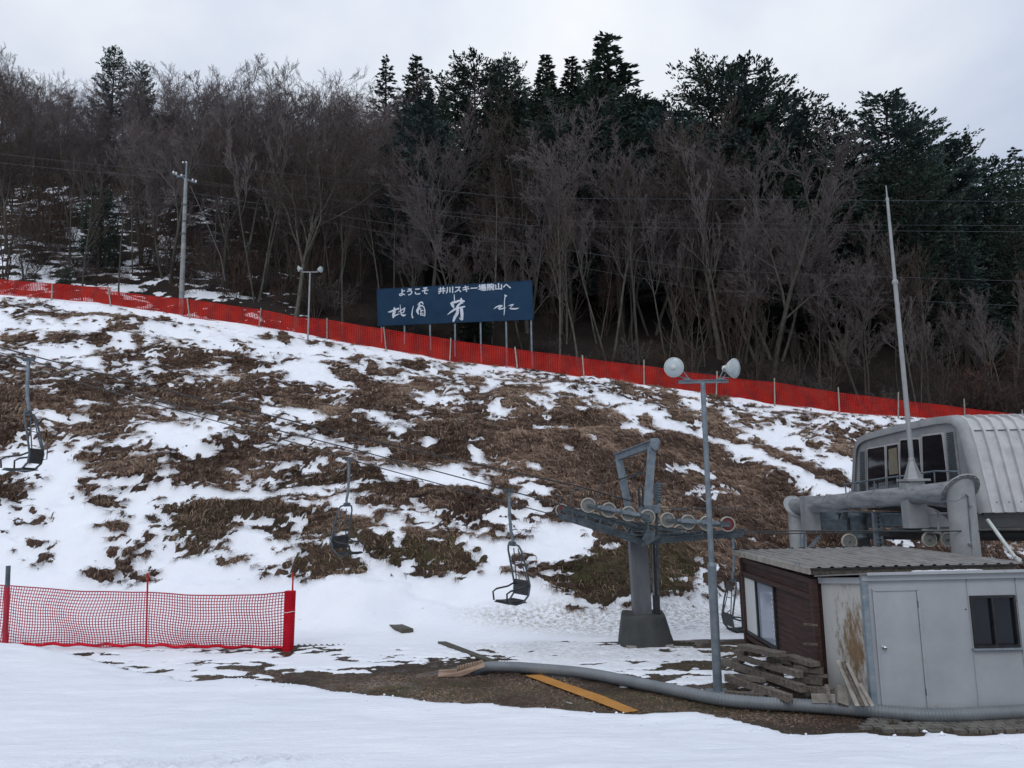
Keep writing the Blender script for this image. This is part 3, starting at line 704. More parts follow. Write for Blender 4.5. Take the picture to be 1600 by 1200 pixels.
# ---------------------------------------------------------------- floodlights
def flood(name, base, top, rl, ru, joint, barL, barR, lamps, label, matp='galv', dish=.17, group=None):
    rt = root(name, base, label, 'floodlight', group)
    j = base.lerp(top, joint)
    MB().tube(base, j, rl, rl, 14).build('lower_pole', matp, rt) if joint else None
    m_ = MB().tube(j, top, ru, ru*.9, 14)
    if joint: m_.lathe(j, top-base, [(-.03, rl+.004),(.0, rl+.004),(.05, ru+.002)], 14)
    m_.build('upper_pole' if joint else 'pole', matp, rt)
    MB().box(base+Vector((0,0,.02)), (rl*3.4+.1, rl*3.4+.1, .03)).build('base_plate', matp, rt)
    MB().ibeam(barL, barR, .05*dish/.17, .06*dish/.17, th=.012*dish/.17).build('crossbar', matp, rt)
    s = dish/.17
    for k, (c, d, bolt) in enumerate(lamps):
        d = Vector(d).normalized(); c = Vector(c)
        prof = [(-.22*s,.028*s),(-.215*s,.055*s),(-.17*s,.06*s),(-.14*s,.058*s),(-.125*s,.085*s),(-.09*s,.12*s),(-.05*s,.148*s),(-.01*s,.168*s),(.0,.176*s),(.012*s,.176*s),(.012*s,.166*s)]
        sh = MB().lathe(c, d, prof, 28).build('lamp_shade', 'lamp_shell', rt)
        MB().lathe(c, d, [(.004*s,.168*s),(.02*s,.14*s),(.034*s,.08*s),(.04*s,.001)], 28).build('lamp_glass', 'lamp_glass', sh)
        MB().lathe(c, d, [(.032*s,.05*s),(.05*s,.045*s),(.053*s,.001)], 16).build('bulb_holder', 'lamp_shell', sh) if k == 0 else None
        side = d.cross(Vector((0,0,1))).normalized(); h = c-d*.15*s; bolt = Vector(bolt)
        MB().path([h+side*.075*s, bolt+side*.045*s], .011*s, 6).path([h-side*.075*s, bolt-side*.045*s], .011*s, 6).box(bolt, (.11*s,.08*s,.03*s)).path([bolt+Vector((-.08*s*(1 if d.x<0 else -1)*-1,0,.01)), c-d*.03*s+Vector((0,0,-.15*s))], .008*s, 5).build('bracket', matp, rt)
b_ = PZ(1122, 1083, Z0); Yp = b_.y
flood('floodlight_pole', b_, P(1098, 599, Yp), .074, .048, .40, P(1060, 597, Yp), P(1138, 595.5, Yp),
      [(P(1053, 574, Yp-.1), (-.42,-.86,-.12), P(1073, 593.5, Yp)), (P(1147, 575.5, Yp-.1), (.62,-.72,-.10), P(1126, 592.5, Yp))],
      'tall grey steel pole by the timber pile carrying two large round floodlights')
Yq = 37.3
flood('floodlight_pole', Vector((P(481,522,Yq).x, Yq, Hs(P(481,522,Yq).x, Yq)-.1)), P(484.5, 425, Yq), .05, .042, 0, P(472, 425, Yq), P(497, 425, Yq),
      [(P(466, 420, Yq-.1), (-.9,-.42,-.1), P(471, 424, Yq)), (P(501, 421, Yq-.1), (.85,-.5,-.12), P(496, 424, Yq))],
      'small distant pale pole with two floodlights beside the red fence, left of the billboard', 'grey_paint', .15)

# ---------------------------------------------------------------- utility pole and wires
Yu = 40.4
ub = P(284, 457, Yu); ub.z = Hs(ub.x, Yu)-.3; ut = P(292, 254, Yu)
rt = root('utility_pole', ub, 'tall grey concrete utility pole with small crossarms at the edge of the wood', 'utility pole')
um = P(290.5, 280, Yu)
MB().tube(ub, um, .145, .095, 14).build('pole', 'pole', rt)
MB().tube(um-Vector((0,0,.2)), ut, .055, .05, 10).build('pole_extension', 'galv', rt)
a1, a2 = P(271, 272, Yu-.3), P(306, 286, Yu+.3)
MB().beam(a1, a2, .07, .07).build('crossarm', 'galv', rt)
MB().beam(P(276, 277, Yu-.25), P(292, 274, Yu), .05, .05).build('crossarm', 'galv', rt)
for f in (0, .12, .35, .85, 1):
    p = a1.lerp(a2, f); MB().lathe(p, (0,0,1), [(.03,.03),(.06,.055),(.1,.045),(.13,.06),(.17,.03),(.18,.001)], 10).build('insulator', 'white', rt)
for px, py in ((286,253),(291,253)): MB().lathe(P(px, py+2, Yu), (0,0,1), [(0,.02),(.02,.05),(.08,.05),(.1,.001)], 10).build('insulator', 'white', rt)
for f in (.38, .62, .8): 
    p = um.lerp(ub, f*.5); MB().lathe(p, ut-ub, [(-.04,.15),(.04,.15)], 14).build('band', 'galv_dark', rt)
def wire(name, pts, r, mat, label, cat='wire', sag=0, group=None, n=24):
    out = []
    for a, b_ in zip(pts, pts[1:]):
        a = Vector(a); b_ = Vector(b_)
        for k in range(n+1):
            f = k/n; p = a.lerp(b_, f); p.z -= sag*4*f*(1-f)*(a-b_).length/30
            if not out or (p-out[-1]).length > 1e-4: out.append(p)
    o = MB().path(out, r, 6).build(name, mat); tag(o, label, cat, group); return o
W = 'wires of the utility pole'
wire('power_line', [P(-260, 205, 42), a1+Vector((0,0,.15))], .009, 'wire', 'uppermost thin wire running left from the utility pole', sag=.25, group=W)
wire('power_line', [P(-260, 222, 42), P(284, 280, Yu)], .009, 'wire', 'lower thin wire running left from the utility pole', sag=.25, group=W)
wire('power_line', [P(289, 254, Yu), P(800, 309, 39.8), P(1900, 316, 39.5)], .008, 'galv_dark', 'highest pale wire crossing in front of the evergreens from the pole top', sag=.02, group=W)
wire('power_line', [a2+Vector((0,0,.15)), P(820, 352, 40), P(1900, 362, 40)], .008, 'wire', 'second wire down crossing the wood to the right of the utility pole', sag=.1, group=W)
wire('power_line', [P(297, 285, Yu), P(830, 344, 40.3), P(1900, 352, 40)], .007, 'wire', 'faint wire just above the second one crossing the dark wood', sag=.1, group=W)
wire('power_line', [P(290, 300, Yu), P(1100, 422, 40), P(1900, 448, 40)], .009, 'wire', 'wire sloping down across the wood towards the mast', sag=.05, group=W)
wire('power_line', [P(290, 306, Yu), P(1100, 452, 40), P(1900, 492, 40)], .007, 'wire', 'lowest wire sloping across the trunks behind the red fence', sag=.05, group=W)
wire('guy_wire', [P(297, 290, Yu), P(318, 336, Yu-.3), P(345, 402, Yu-.8), P(352, 440, Yu-1.1)], .02, 'wire', 'diagonal guy wire staying the utility pole on its right', 'guy wire')

# ---------------------------------------------------------------- billboard
def billboard():
    YL, YR = 41.6, 40.0
    TL, BL = P(589, 452, YL), P(590.5, 509, YL); TR, BR = P(831, 438.5, YR), P(833, 499, YR)
    base = (BL+BR)/2; base.z = Hs(base.x, 40.8)
    rt = root('billboard', base, 'wide navy blue billboard with white brush lettering behind the red fence', 'billboard')
    # keep the panel plumb
    ex = (TR-TL); ex.z = 0; ex.normalize(); nrm = Vector((ex.y, -ex.x, 0))
    nb = MB(); nn = 24
    for j, (A, B, C, D) in enumerate(((TL, TR, BR, BL),)):
        q = nrm*(-.05)
        nb.prism([BL, BR, TR, TL], q)
    nb.build('panel', 'sign', rt)
    def S(px, py, off=.006):
        """point on the panel face under a photo pixel"""
        d = ray(px, py); t_ = TL.dot(nrm)/d.dot(nrm); return d*t_ + nrm*off
    for k, (px, pb) in enumerate(((595,511),(631,507),(671,505),(710,503),(750,501),(790,498),(829,496))):
        p = S(px, pb, -.12); MB().beam(Vector((p.x, p.y, Hs(p.x, p.y)-.3)), Vector((p.x, p.y, p.z+1.6)), .085, .085).build('post', 'galv', rt)
    fr = MB()
    for a, b_ in ((TL,TR),(BL,BR),(TL,BL),(TR,BR)): fr.beam(a-nrm*.02, b_-nrm*.02, .03, .07, nrm)
    fr.build('frame', 'sign', rt)
    # top line of text
    for txt, x0, x1, y0, y1 in (('ようこそ', 623.5, 669.5, 463, 459.5), ('井川スキー場腕山へ', 684.5, 798.5, 459.8, 452)):
        cu = bpy.data.curves.new('t', 'FONT'); cu.body = txt; cu.size = 1; cu.offset = .028; cu.resolution_u = 3; cu.extrude = .004
        to = bpy.data.objects.new('t', cu); col.objects.link(to); bpy.context.view_layer.update()
        me = bpy.data.meshes.new_from_object(to.evaluated_get(bpy.context.evaluated_depsgraph_get())); col.objects.unlink(to); bpy.data.objects.remove(to)
        co = np.empty(len(me.vertices)*3); me.vertices.foreach_get('co', co); co = co.reshape(-1, 3)
        mn, mx = co.min(0), co.max(0); a = S(x0, y0); b_ = S(x1, y1); ex2 = b_-a; hgt = .40
        c2 = []
        for x, y, z in co:
            p = a + ex2*((x-mn[0])/(mx[0]-mn[0])) + Vector((0,0,1))*((y-mn[1])/(mx[1]-mn[1])*hgt) + nrm*(z*1.0+.004) - base
            c2 += list(p)
        me.vertices.foreach_set('co', c2); me.materials.clear(); me.materials.append(M['sign_white'])
        o = bpy.data.objects.new('lettering', me); col.objects.link(o); o.parent = rt
    # brush characters as tapered strokes, in the photograph's own coordinates
    c5 = lambda x, y: (580+x/11.43, 430+y/11.43)
    c6 = lambda x, y: (700+x/11.43, 430+y/11.43)
    st = []
    def s5(pts, ws): st.append(([c5(*p) for p in pts], [w/11.43 for w in ws]))
    def s6(pts, ws): st.append(([c6(*p) for p in pts], [w/11.43 for w in ws]))
    s5([(305,658),(350,650),(420,620),(490,597)], [14,38,36,40]); s5([(415,585),(415,650),(400,700),(395,755)], [34,66,60,34]); s5([(395,740),(440,715),(505,690)], [36,34,14])
    s5([(518,528),(524,600),(530,660),(545,705),(580,720),(612,708)], [10,18,20,34,42,22]); s5([(480,665),(530,630),(600,588)], [10,22,26]); s5([(596,585),(592,630),(572,668),(545,672)], [22,24,26,8])
    s5([(757,545),(738,620),(728,700),(738,765)], [10,18,26,22]); s5([(736,762),(760,742)], [16,6])
    s5([(830,535),(862,500),(905,482),(930,520)], [12,26,34,16]); s5([(868,525),(850,590),(825,640),(845,695)], [30,56,56,22]); s5([(862,560),(905,545),(940,572)], [22,30,22]); s5([(942,560),(958,640),(958,730)], [14,26,20])
    s5([(890,590),(885,640),(905,650)], [18,22,14]); s5([(880,650),(915,628),(935,640)], [8,24,10]); s5([(870,690),(905,680),(940,685)], [6,18,10]); s5([(888,650),(884,712)], [14,18]); s5([(880,715),(915,712),(958,728)], [14,22,16])
    s6([(112,345),(114,400),(118,470)], [14,22,22]); s6([(50,500),(85,540),(100,580)], [30,74,30]); s6([(80,490),(140,480),(200,460),(285,465)], [50,54,50,46]); s6([(238,415),(238,450),(255,500)], [30,62,40]); s6([(225,500),(180,545),(150,600)], [46,52,46])
    s6([(-8,708),(50,660),(140,600)], [8,36,52]); s6([(140,600),(210,580),(298,562)], [46,40,34]); s6([(175,600),(165,680),(125,750),(98,820)], [60,74,68,44]); s6([(240,600),(250,690),(250,790)], [70,74,56]); s6([(205,760),(225,790),(270,785)], [12,26,20])
    s6([(1012,352),(1032,372),(1050,365)], [18,38,16]); s6([(1022,370),(1012,450),(1008,520)], [24,16,20]); s6([(1008,520),(1008,640),(1000,722)], [20,20,8])
    s6([(820,606),(865,570),(930,548),(972,545)], [8,26,34,18]); s6([(970,548),(930,575),(900,592)], [20,28,16]); s6([(900,595),(930,608),(1025,580)], [14,30,16])
    s6([(1078,548),(1120,535),(1170,522)], [6,24,18]); s6([(1165,530),(1135,560),(1105,600)], [14,18,12]); s6([(1105,600),(1160,602),(1215,600),(1268,588)], [14,32,30,8])
    def spline(pts, ws, n=6):
        out = []; ow = []
        for i in range(len(pts)-1):
            p0 = pts[max(i-1,0)]; p1 = pts[i]; p2 = pts[i+1]; p3 = pts[min(i+2,len(pts)-1)]
            for k in range(n):
                t_ = k/n; t2 = t_*t_; t3 = t2*t_
                out.append(tuple(.5*(2*b_+(c-a)*t_+(2*a-5*b_+4*c-d)*t2+(3*b_-3*c+d-a)*t3) for a, b_, c, d in zip(p0, p1, p2, p3)))
                ow.append(ws[i]*(1-t_)+ws[i+1]*t_)
        out.append(pts[-1]); ow.append(ws[-1]); return out, ow
    groups_ = [(0,6),(6,18),(18,len(st))]
    chars = {}
    for si, (pts, ws) in enumerate(st):
        cx = sum(p[0] for p in pts)/len(pts); key = 0 if cx < 637 else 1 if cx < 670 else 2 if cx < 740 else 3
        mb = chars.setdefault(key, MB()); ws = [w_*(.74 if key == 2 else .82) for w_ in ws]
        o_, w_ = spline(pts, ws); L = []; Rr = []
        for i, (x, y) in enumerate(o_):
            a = o_[max(i-1,0)]; b_ = o_[min(i+1,len(o_)-1)]; dx, dy = b_[0]-a[0], b_[1]-a[1]; l = math.hypot(dx, dy) or 1
            nx, ny = -dy/l*w_[i]/2, dx/l*w_[i]/2; j = 1+.12*math.sin(i*2.3+si)
            off = .006+si*.0004
            L.append(S(x+nx*j, y+ny*j, off)); Rr.append(S(x-nx, y-ny, off))
        n = len(L); vs = L+Rr; mb.add(vs, [(i, i+1, n+i+1, n+i) for i in range(n-1)])
        for e, sgn in ((0,-1),(n-1,1)):
            x, y = o_[e]; r = w_[e]/2; ring = [S(x+r*math.cos(a_*math.pi/4), y+r*math.sin(a_*math.pi/4), off+.0001) for a_ in range(8)]
            mb.add(ring, [tuple(range(8))])
    for mb in chars.values(): mb.build('brush_character', 'sign_white', rt)
billboard()

# ---------------------------------------------------------------- the lift: ropes
YN, YFr = 16.3, 19.0
near_rope = [P(-420,452,YN), P(45,562,YN), P(240,624,YN), P(545,700,YN), P(794,766,YN), P(872,788,YN), P(919,801.5,YN), P(951,809,YN), P(982,815,YN), P(1012,820,YN), P(1043,824.3,YN), P(1075,828,YN), P(1104,830,YN), P(1137,831,YN), P(1240,829.5,YN), P(1452,830,YN), P(1480,830,YN), P(1700,826,YN)]
far_rope = [P(-420,450,YFr), P(0,562,YFr), P(240,631,YFr), P(493,701,YFr), P(540,716.5,YFr), P(856,802,YFr), P(878,808,YFr), P(930,821,YFr), P(984,831,YFr), P(1036,838,YFr), P(1070,840,YFr), P(1145,834,YFr), P(1327,833,YFr), P(1700,829,YFr)]
wire('haul_rope', near_rope, .014, 'cable', 'nearer greased steel haul rope running under the row of cream wheels', 'rope', n=4, group='haul ropes of the chairlift')
wire('haul_rope', far_rope, .014, 'cable', 'farther steel haul rope on the hill side of the lift tower', 'rope', n=4, group='haul ropes of the chairlift')
wire('signal_cable', [P(-420,440,17.4), P(0,543,17.4), P(240,605,17.5), P(630,700,17.5), P(900,759,17.4), P(990,784,17.3)], .017, 'black', 'thick black cable slung above the haul ropes up to the lift tower', 'cable', n=6)

# ---------------------------------------------------------------- lift tower
def wheel(parent, c, axis, r, red=False, name='sheave'):
    c = Vector(c); a = Vector(axis).normalized()
    m_ = MB().lathe(c, a, [(-.02,.001),(-.02,r*.22),(-.008,r*.25),(-.008,r*.70),(-.022,r*.75),(-.022,r*.86),(.022,r*.86),(.022,r*.75),(.008,r*.70),(.008,r*.25),(.03,r*.22),(.03,.001)], 26, False)
    w = m_.build(name, 'red_wheel' if red else 'disc', parent)
    MB().lathe(c, a, [(-.03,r*.85),(-.036,r*.92),(-.030,r*1.0),(-.010,r*.965),(.010,r*.965),(.030,r*1.0),(.036,r*.92),(.03,r*.85)], 30).build('tyre', 'rubber', w)
    hub = MB().lathe(c, a, [(.045,.001),(.045,r*.13),(-.045,r*.13),(-.045,.001)], 12).build('hub', 'galv_dark', w)
    return w
def tower():
    Yc = 17.5
    b_ = P(1004, 1008, Yc); b_.z = Z0
    rt = root('lift_tower', b_, 'grey steel chairlift tower with cream-rimmed wheels and tarpaulin around its foot', 'lift tower')
    g = 'galv_dark'
    cb, ct = P(1004.5, 975, Yc), P(995.5, 836, Yc); cb.z = Z0+.1
    mb = MB(); mb.beam(cb, ct, .39, .38, (0,1,0)); mb.build('column', 'column', rt, .012)
    MB().box(ct+Vector((0,0,.02)), (.62,.6,.05)).box(ct+Vector((0,0,-.1)), (.56,.54,.03)).build('cap_plate', 'galv', rt)
    # tarpaulin skirt
    nb = MB(); nr, na = 12, 48; vs = []
    cen = P(1007, 1000, Yc); cen.z = Z0
    for i in range(nr):
        f = i/(nr-1)
        z = .06+.64*min(f/.9, 1)+.012*max(f-.9, 0)
        for k in range(na):
            an = 2*math.pi*k/na; cx, sy = math.cos(an), math.sin(an)
            hw = .58*(1-.24*f); hd = .54*(1-.22*f)
            sq = (abs(cx)**5+abs(sy)**5)**(-1/5)
            fold = .022*math.sin(an*9+f*2)*(1-f)+.02*math.sin(an*4+1)
            if f > .95: hw *= .80; hd *= .80
            elif f > .87: hw *= .97; hd *= .97
            vs.append((cen.x-.02+.05*(1-f)+cx*sq*(hw+fold), cen.y+sy*sq*(hd+fold), Z0+z+.025*math.sin(an*3)*(f)))
    fs = [(i*na+k, i*na+(k+1) % na, (i+1)*na+(k+1) % na, (i+1)*na+k) for i in range(nr-1) for k in range(na)]
    fs.append(tuple((nr-1)*na+k for k in range(na)))
    nb.add(vs, fs, True).build('tarpaulin_skirt', 'tarp', rt)
    MB().box((cen.x+.04, cen.y, Z0+.04), (1.0, 1.05, .12)).build('concrete_base', 'concrete', rt, .01)
    # conduits
    for k, (xo, r, mt_, z0_, z1_) in enumerate(((1021,.022,'galv',965,835),(1024.5,.018,'black',965,840),(1028,.034,'galv_dark',966,760))):
        MB().tube(P(xo+1.5, z0_+4, Yc-.1), P(xo-3, z1_, Yc-.1), r, r, 8).build('conduit', mt_, rt)
    MB().beam(P(1027, 969, Yc-.15), P(1025, 930, Yc-.15), .13, .09, (0,1,0)).build('conduit_guard', 'black', rt)
    # wheel assemblies, near side
    near = [(919,789.6),(951,797),(982,803),(1012,808),(1043,812.5),(1075,816),(1104,818),(1136.6,819)]
    C = [P(a, b_2, YN) for a, b_2 in near]; ax = (0.06,-1,0)
    for i, c in enumerate(C): wheel(rt, c, ax, .158, i == 7)
    o1 = Vector((0,-.055,0))
    for i in range(0, 8, 2):
        a, c2 = C[i], C[i+1]; mid = (a+c2)/2; d = (c2-a)
        for yo in (-.055, .055):
            q = Vector((0,yo,0)); n_ = d.normalized(); up = Vector((0,0,1))
            pts = [a+n_*-.03-up*.025, a+n_*.12-up*.03, a+d*.40-up*.06, a+d*.62-up*.06, c2-n_*.12-up*.055, c2+n_*.04-up*.055, c2+n_*.04+up*.055, c2-n_*.12+up*.055, a+d*.62+up*.06, a+d*.40+up*.06, a+n_*.12+up*.03, a-n_*.03+up*.025]
            if yo < 0: MB().prism([p+q for p in pts], (0,-.014,0)).build('rocker_arm', g, rt)
            else: MB().prism([p+q for p in pts], (0,.014,0)).build('rocker_arm', g, rt)
    for i in (0, 4):
        a = (C[i]+C[i+1])/2; c2 = (C[i+2]+C[i+3])/2
        MB().beam(a+Vector((0,-.09,.02)), c2+Vector((0,-.09,.02)), .03, .08).lathe((a+c2)/2+Vector((0,-.12,.01)), (0,-1,0), [(0,.055),(.03,.055),(.03,.001)], 14).lathe(a+Vector((0,-.1,.01)), (0,-1,0), [(0,.035),(.03,.035),(.03,.001)], 12).lathe(c2+Vector((0,-.1,.01)), (0,-1,0), [(0,.035),(.03,.035),(.03,.001)], 12).build('pivot_beam', 'galv', rt)
    # far side
    far = [(878,797),(905,804.5),(930,811),(957,816.5),(984,821),(1010,825),(1036,828),(1062,830)]
    CF_ = [P(a, b_2, YFr) for a, b_2 in far]
    for i, c in enumerate(CF_): wheel(rt, c, ax, .158, i == 0)
    for i in range(0, 8, 2): MB().beam(CF_[i]+Vector((0,-.06,0)), CF_[i+1]+Vector((0,-.06,0)), .02, .11).build('rocker_arm', g, rt)
    for i in (0, 4): MB().beam((CF_[i]+CF_[i+1])/2+Vector((0,-.1,.02)), (CF_[i+2]+CF_[i+3])/2+Vector((0,-.1,.02)), .03, .08).build('pivot_beam', g, rt)
    # crossarm from near to far rope
    top = ct+Vector((0,0,.10))
    MB().ibeam(Vector((ct.x+.03, YN-.15, P(1000,822,YN).z)), Vector((ct.x+.03, YFr+.2, P(985,824,YFr).z)), .18, .22, th=.025).build('crossarm', g, rt)
    # walkways: long channels each side, braces and hoops
    def walk(L, Rr, wdt, hgt, name='walkway_beam', m_='galv_dark'): MB().ibeam(L, Rr, wdt, hgt, th=.014).build(name, m_, rt)
    walk(P(874,806,18.3), P(1002,846,17.0), .06, .13); walk(P(874,795,19.3), P(1010,826,18.2), .06, .09); walk(P(880,793,18.4), P(1020,829,16.9), .05, .07)
    walk(P(1003,847,16.6), P(1160,834,16.6), .06, .12); walk(P(1010,838,17.6), P(1165,829,17.6), .05, .08); walk(P(1000,836,16.6), P(1150,836,16.9), .04, .05)
    walk(P(905,797,16.75), P(1012,832,16.75), .05, .07); walk(P(905,812,17.3), P(985,838,16.8), .05, .09)
    br = MB()
    for k in range(7):
        f = k/6; br.beam(P(874,806,18.3).lerp(P(1002,846,17.0), f), P(874,795,19.3).lerp(P(1010,826,18.2), f), .045, .05)
    for k in range(8):
        f = k/7; br.beam(P(1003,847,16.6).lerp(P(1160,834,16.6), f), P(1010,838,17.6).lerp(P(1165,829,17.6), f), .04, .045)
    for a in ((918,797,920,822),(945,808,949,832),(900,794,902,818)): br.beam(P(a[0],a[1],17.2), P(a[2],a[3],17.5), .05, .05)
    br.beam(P(985,838,16.8), P(1004,852,16.8), .05,.07); br.beam(P(1030,838,16.5), P(1004,852,16.5), .05,.07)
    br.prism([P(1012,826,16.1),P(1024,830,16.1),P(1023,843,16.1),P(1013,852,16.1),P(1003,842,16.1)], (0,.02,0))
    br.build('cross_brace', g, rt)
    gr = MB()
    A, B, C2, D = P(876,800,18.35), P(1000,838,17.1), P(1008,824,18.1), P(878,793,19.2)
    for k in range(15):
        f = k/14; gr.beam(A.lerp(B, f), D.lerp(C2, f), .008, .022)
    A, B, C2, D = P(1008,838,16.65), P(1160,832,16.65), P(1165,827,17.55), P(1012,834,17.55)
    for k in range(15):
        f = k/14; gr.beam(A.lerp(B, f), D.lerp(C2, f), .008, .022)
    gr.build('walkway_grating', g, rt)
    def hoop(pts, Yh, r=.013): MB().path([P(a, b_2, Yh) for a, b_2 in pts], r, 6).build('handrail', g, rt)
    hoop([(872,806),(876,776)], 18.4, .014); hoop([(888,798),(893,772),(897,764),(903,762.5),(915,768),(916,788)], 18.8, .014)
    hoop([(930,792),(935,772)], 18.8); hoop([(955,789),(961,778),(975,775),(982,784)], 18.9)
    hoop([(1045,801),(1050,796),(1068,796),(1073,802),(1075,812)], 17.8); hoop([(1080,816),(1082,798),(1083,797)], 17.9); hoop([(1020,794),(1170,794)], 18.2, .010); hoop([(1134,795),(1137,812)], 17.9, .010)
    # lifting frame
    l0, l1 = P(982,794,18.3), P(967,717,18.3); r0, r1 = P(1012,790,16.5), P(1018.5,700,16.5)
    MB().beam(l0, l1, .17, .09, (0,1,0)).build('frame_leg', 'galv', rt, .008)
    MB().beam(r0, r1, .17, .10, (0,1,0)).build('frame_leg', 'galv', rt, .008)
    MB().ibeam(P(962,715,18.5), P(1026,691,16.3), .12, .17, th=.02).build('frame_beam', 'galv', rt)
    MB().prism([P(1016,685,16.25), P(1027,684,16.25), P(1030,690,16.25), P(1028,702,16.25), P(1024,704,16.25), P(1017,698,16.25)], (.05,.12,0)).build('frame_end_plate', 'galv', rt)
    tr = MB()
    for a, b_2, ya, yb in (((960,717),(927,780),18.5,18.3),((975,745),(998,700),18.3,17.2),((972,752),(1012,736),18.3,16.6),((1025,704),(1062,776),16.4,18.0),((1016,706),(986,762),16.4,18.2),((972,800),(935,806),18.3,17)): tr.path([P(a[0],a[1],ya), P(b_2[0],b_2[1],yb)], .007, 5)
    tr.build('stay_rod', g, rt)
    MB().ibeam(P(966,750,18.3), P(1003,738,17.0), .03, .03, th=.006).build('frame_tie', g, rt)
    # electric box, cage and platform ring
    MB().beam(P(1028,786,17.9), P(1029.5,753,17.9), .12, .13, (0,1,0)).beam(P(1022.5,784,17.9), P(1023.5,757,17.9), .03, .1, (0,1,0)).build('terminal_box', g, rt, .006)
    lb = MB()
    for k in range(7): lb.box(P(1029.2, 756+k*4, 17.8), (.11,.02,.025))
    lb.build('box_fins', 'galv', rt)
    MB().beam(P(1000,800,17.3), P(1030,795,17.3), .3, .16).beam(P(996,792,17.5), P(1032,789,17.5), .35, .03).build('top_platform', 'galv', rt)
    MB().path([P(999,792,16.9), P(997,765,16.9), P(1001,758,16.9), P(1004,766,16.9), P(1005,792,16.9)], .02, 6).build('ladder_hoop', 'black', rt)
    ld = MB()
    for s in (1000,1006): ld.path([P(s,794,17.2), P(s-1,760,17.2)], .014, 6)
    for k in range(5): ld.path([P(1000-.1*k,790-7*k,17.2), P(1006-.1*k,790-7*k,17.2)], .010, 5)
    ld.build('ladder', g, rt)
tower()

# ---------------------------------------------------------------- chairs
def chair_parts(rt, simple_=False):
    def L(x, y, z): return rt.location+Vector((x, y*.84, z))
    MB().box(L(0,0,.0), (.22,.05,.07)).box(L(0,0,-.06), (.06,.06,.12)).build('grip', 'galv_dark', rt, .006)
    MB().path([L(0,0,-.04), L(0,0,-.5), L(-.03,0,-.85), L(-.07,0,-1.0), L(-.05,0,-1.12)], [.034,.034,.034,.032,.03], 10).build('hanger', 'galv', rt)
    MB().path([L(-.05,-.10,-1.10), L(-.05,.10,-1.10)], .05, 10).build('pivot', 'galv_dark', rt)
    for s in (-1, 1):
        MB().path([L(-.05, s*.05, -1.10), L(-.08, s*.24, -1.14), L(-.11, s*.31, -1.24), L(-.20, s*.345, -1.6), L(-.27, s*.36, -1.95), L(-.24, s*.34, -2.14), L(-.12, s*.32, -2.27), L(.05, s*.31, -2.30), L(.22, s*.30, -2.26)], .021, 8).build('side_frame', 'galv_dark', rt)
        MB().path([L(-.25, s*.33, -1.93), L(-.1, s*.34, -1.99), L(.18, s*.34, -2.02), L(.27, s*.33, -2.07), L(.26, s*.31, -2.24)], .019, 8).build('armrest', 'black', rt)
    MB().path([L(-.14,-.10,-1.2), L(-.20,-.17,-1.55), L(-.27,-.26,-1.88)], .012, 6).path([L(-.14,.10,-1.2), L(-.20,.17,-1.55), L(-.27,.26,-1.88)], .012, 6).path([L(-.19,-.155,-1.5), L(-.19,.155,-1.5)], .010, 6).build('inner_frame', 'galv_dark', rt)
    st = MB()
    for k in range(6):
        x = -.17+k*.072; st.beam(L(x,-.30,-2.245-.01*math.sin(k/5*math.pi)), L(x,.30,-2.245-.01*math.sin(k/5*math.pi)), .062, .022)
    st.box(L(.02,0,-2.275), (.42,.60,.02))
    st.build('seat', 'black', rt, .005)
    bk = MB()
    for k in range(3): bk.beam(L(-.27+.012*k,-.33,-1.90-.10*k), L(-.27+.012*k,.33,-1.90-.10*k), .018, .101)
    bk.build('backrest', 'black', rt, .004)
    MB().path([L(-.30,-.33,-1.75), L(-.36,-.30,-1.8), L(-.36,-.30,-2.05), L(-.27,-.32,-2.06)], .011, 6).build('guard_bar', 'galv_dark', rt)
def on_rope(px, rope):
    for a, b_ in zip(rope, rope[1:]):
        for k in range(60):
            p = a.lerp(b_, k/60); q = project(np.array([p.x]), np.array([p.y]), np.array([p.z]))
            if q[0][0] >= px: return p
c0 = root('lift_chair', on_rope(794, near_rope), 'empty black chair with armrests hanging closest to the left of the lift tower', 'lift chair', 'chairs of the lift')
chair_parts(c0)
c0.rotation_euler.z = math.pi+R(32)
def copy_tree(src, loc, rz, label, group=None, rx=0, sc=None):
    r_ = src.copy(); col.objects.link(r_); r_.location = loc; r_.rotation_euler = (rx, 0, rz); r_['label'] = label
    if group: r_['group'] = group
    if sc: r_.scale = (sc, sc, sc) if not hasattr(sc, '__len__') else sc
    for ch in list(src.children):
        c = ch.copy(); col.objects.link(c); c.parent = r_
        for g2 in list(ch.children):
            d = g2.copy(); col.objects.link(d); d.parent = c
    return r_
copy_tree(c0, on_rope(45, near_rope), math.pi+R(8), 'large lift chair cut by the left edge of the picture, on the nearer rope', 'chairs of the lift', sc=1.04)
copy_tree(c0, on_rope(540, far_rope), R(-28), 'smaller lift chair on the farther rope, its seat turned towards the tower', 'chairs of the lift')
q = on_rope(1144, far_rope); copy_tree(c0, q, R(8), 'lift chair half hidden behind the brown hut and the grey floodlight pole', 'chairs of the lift')
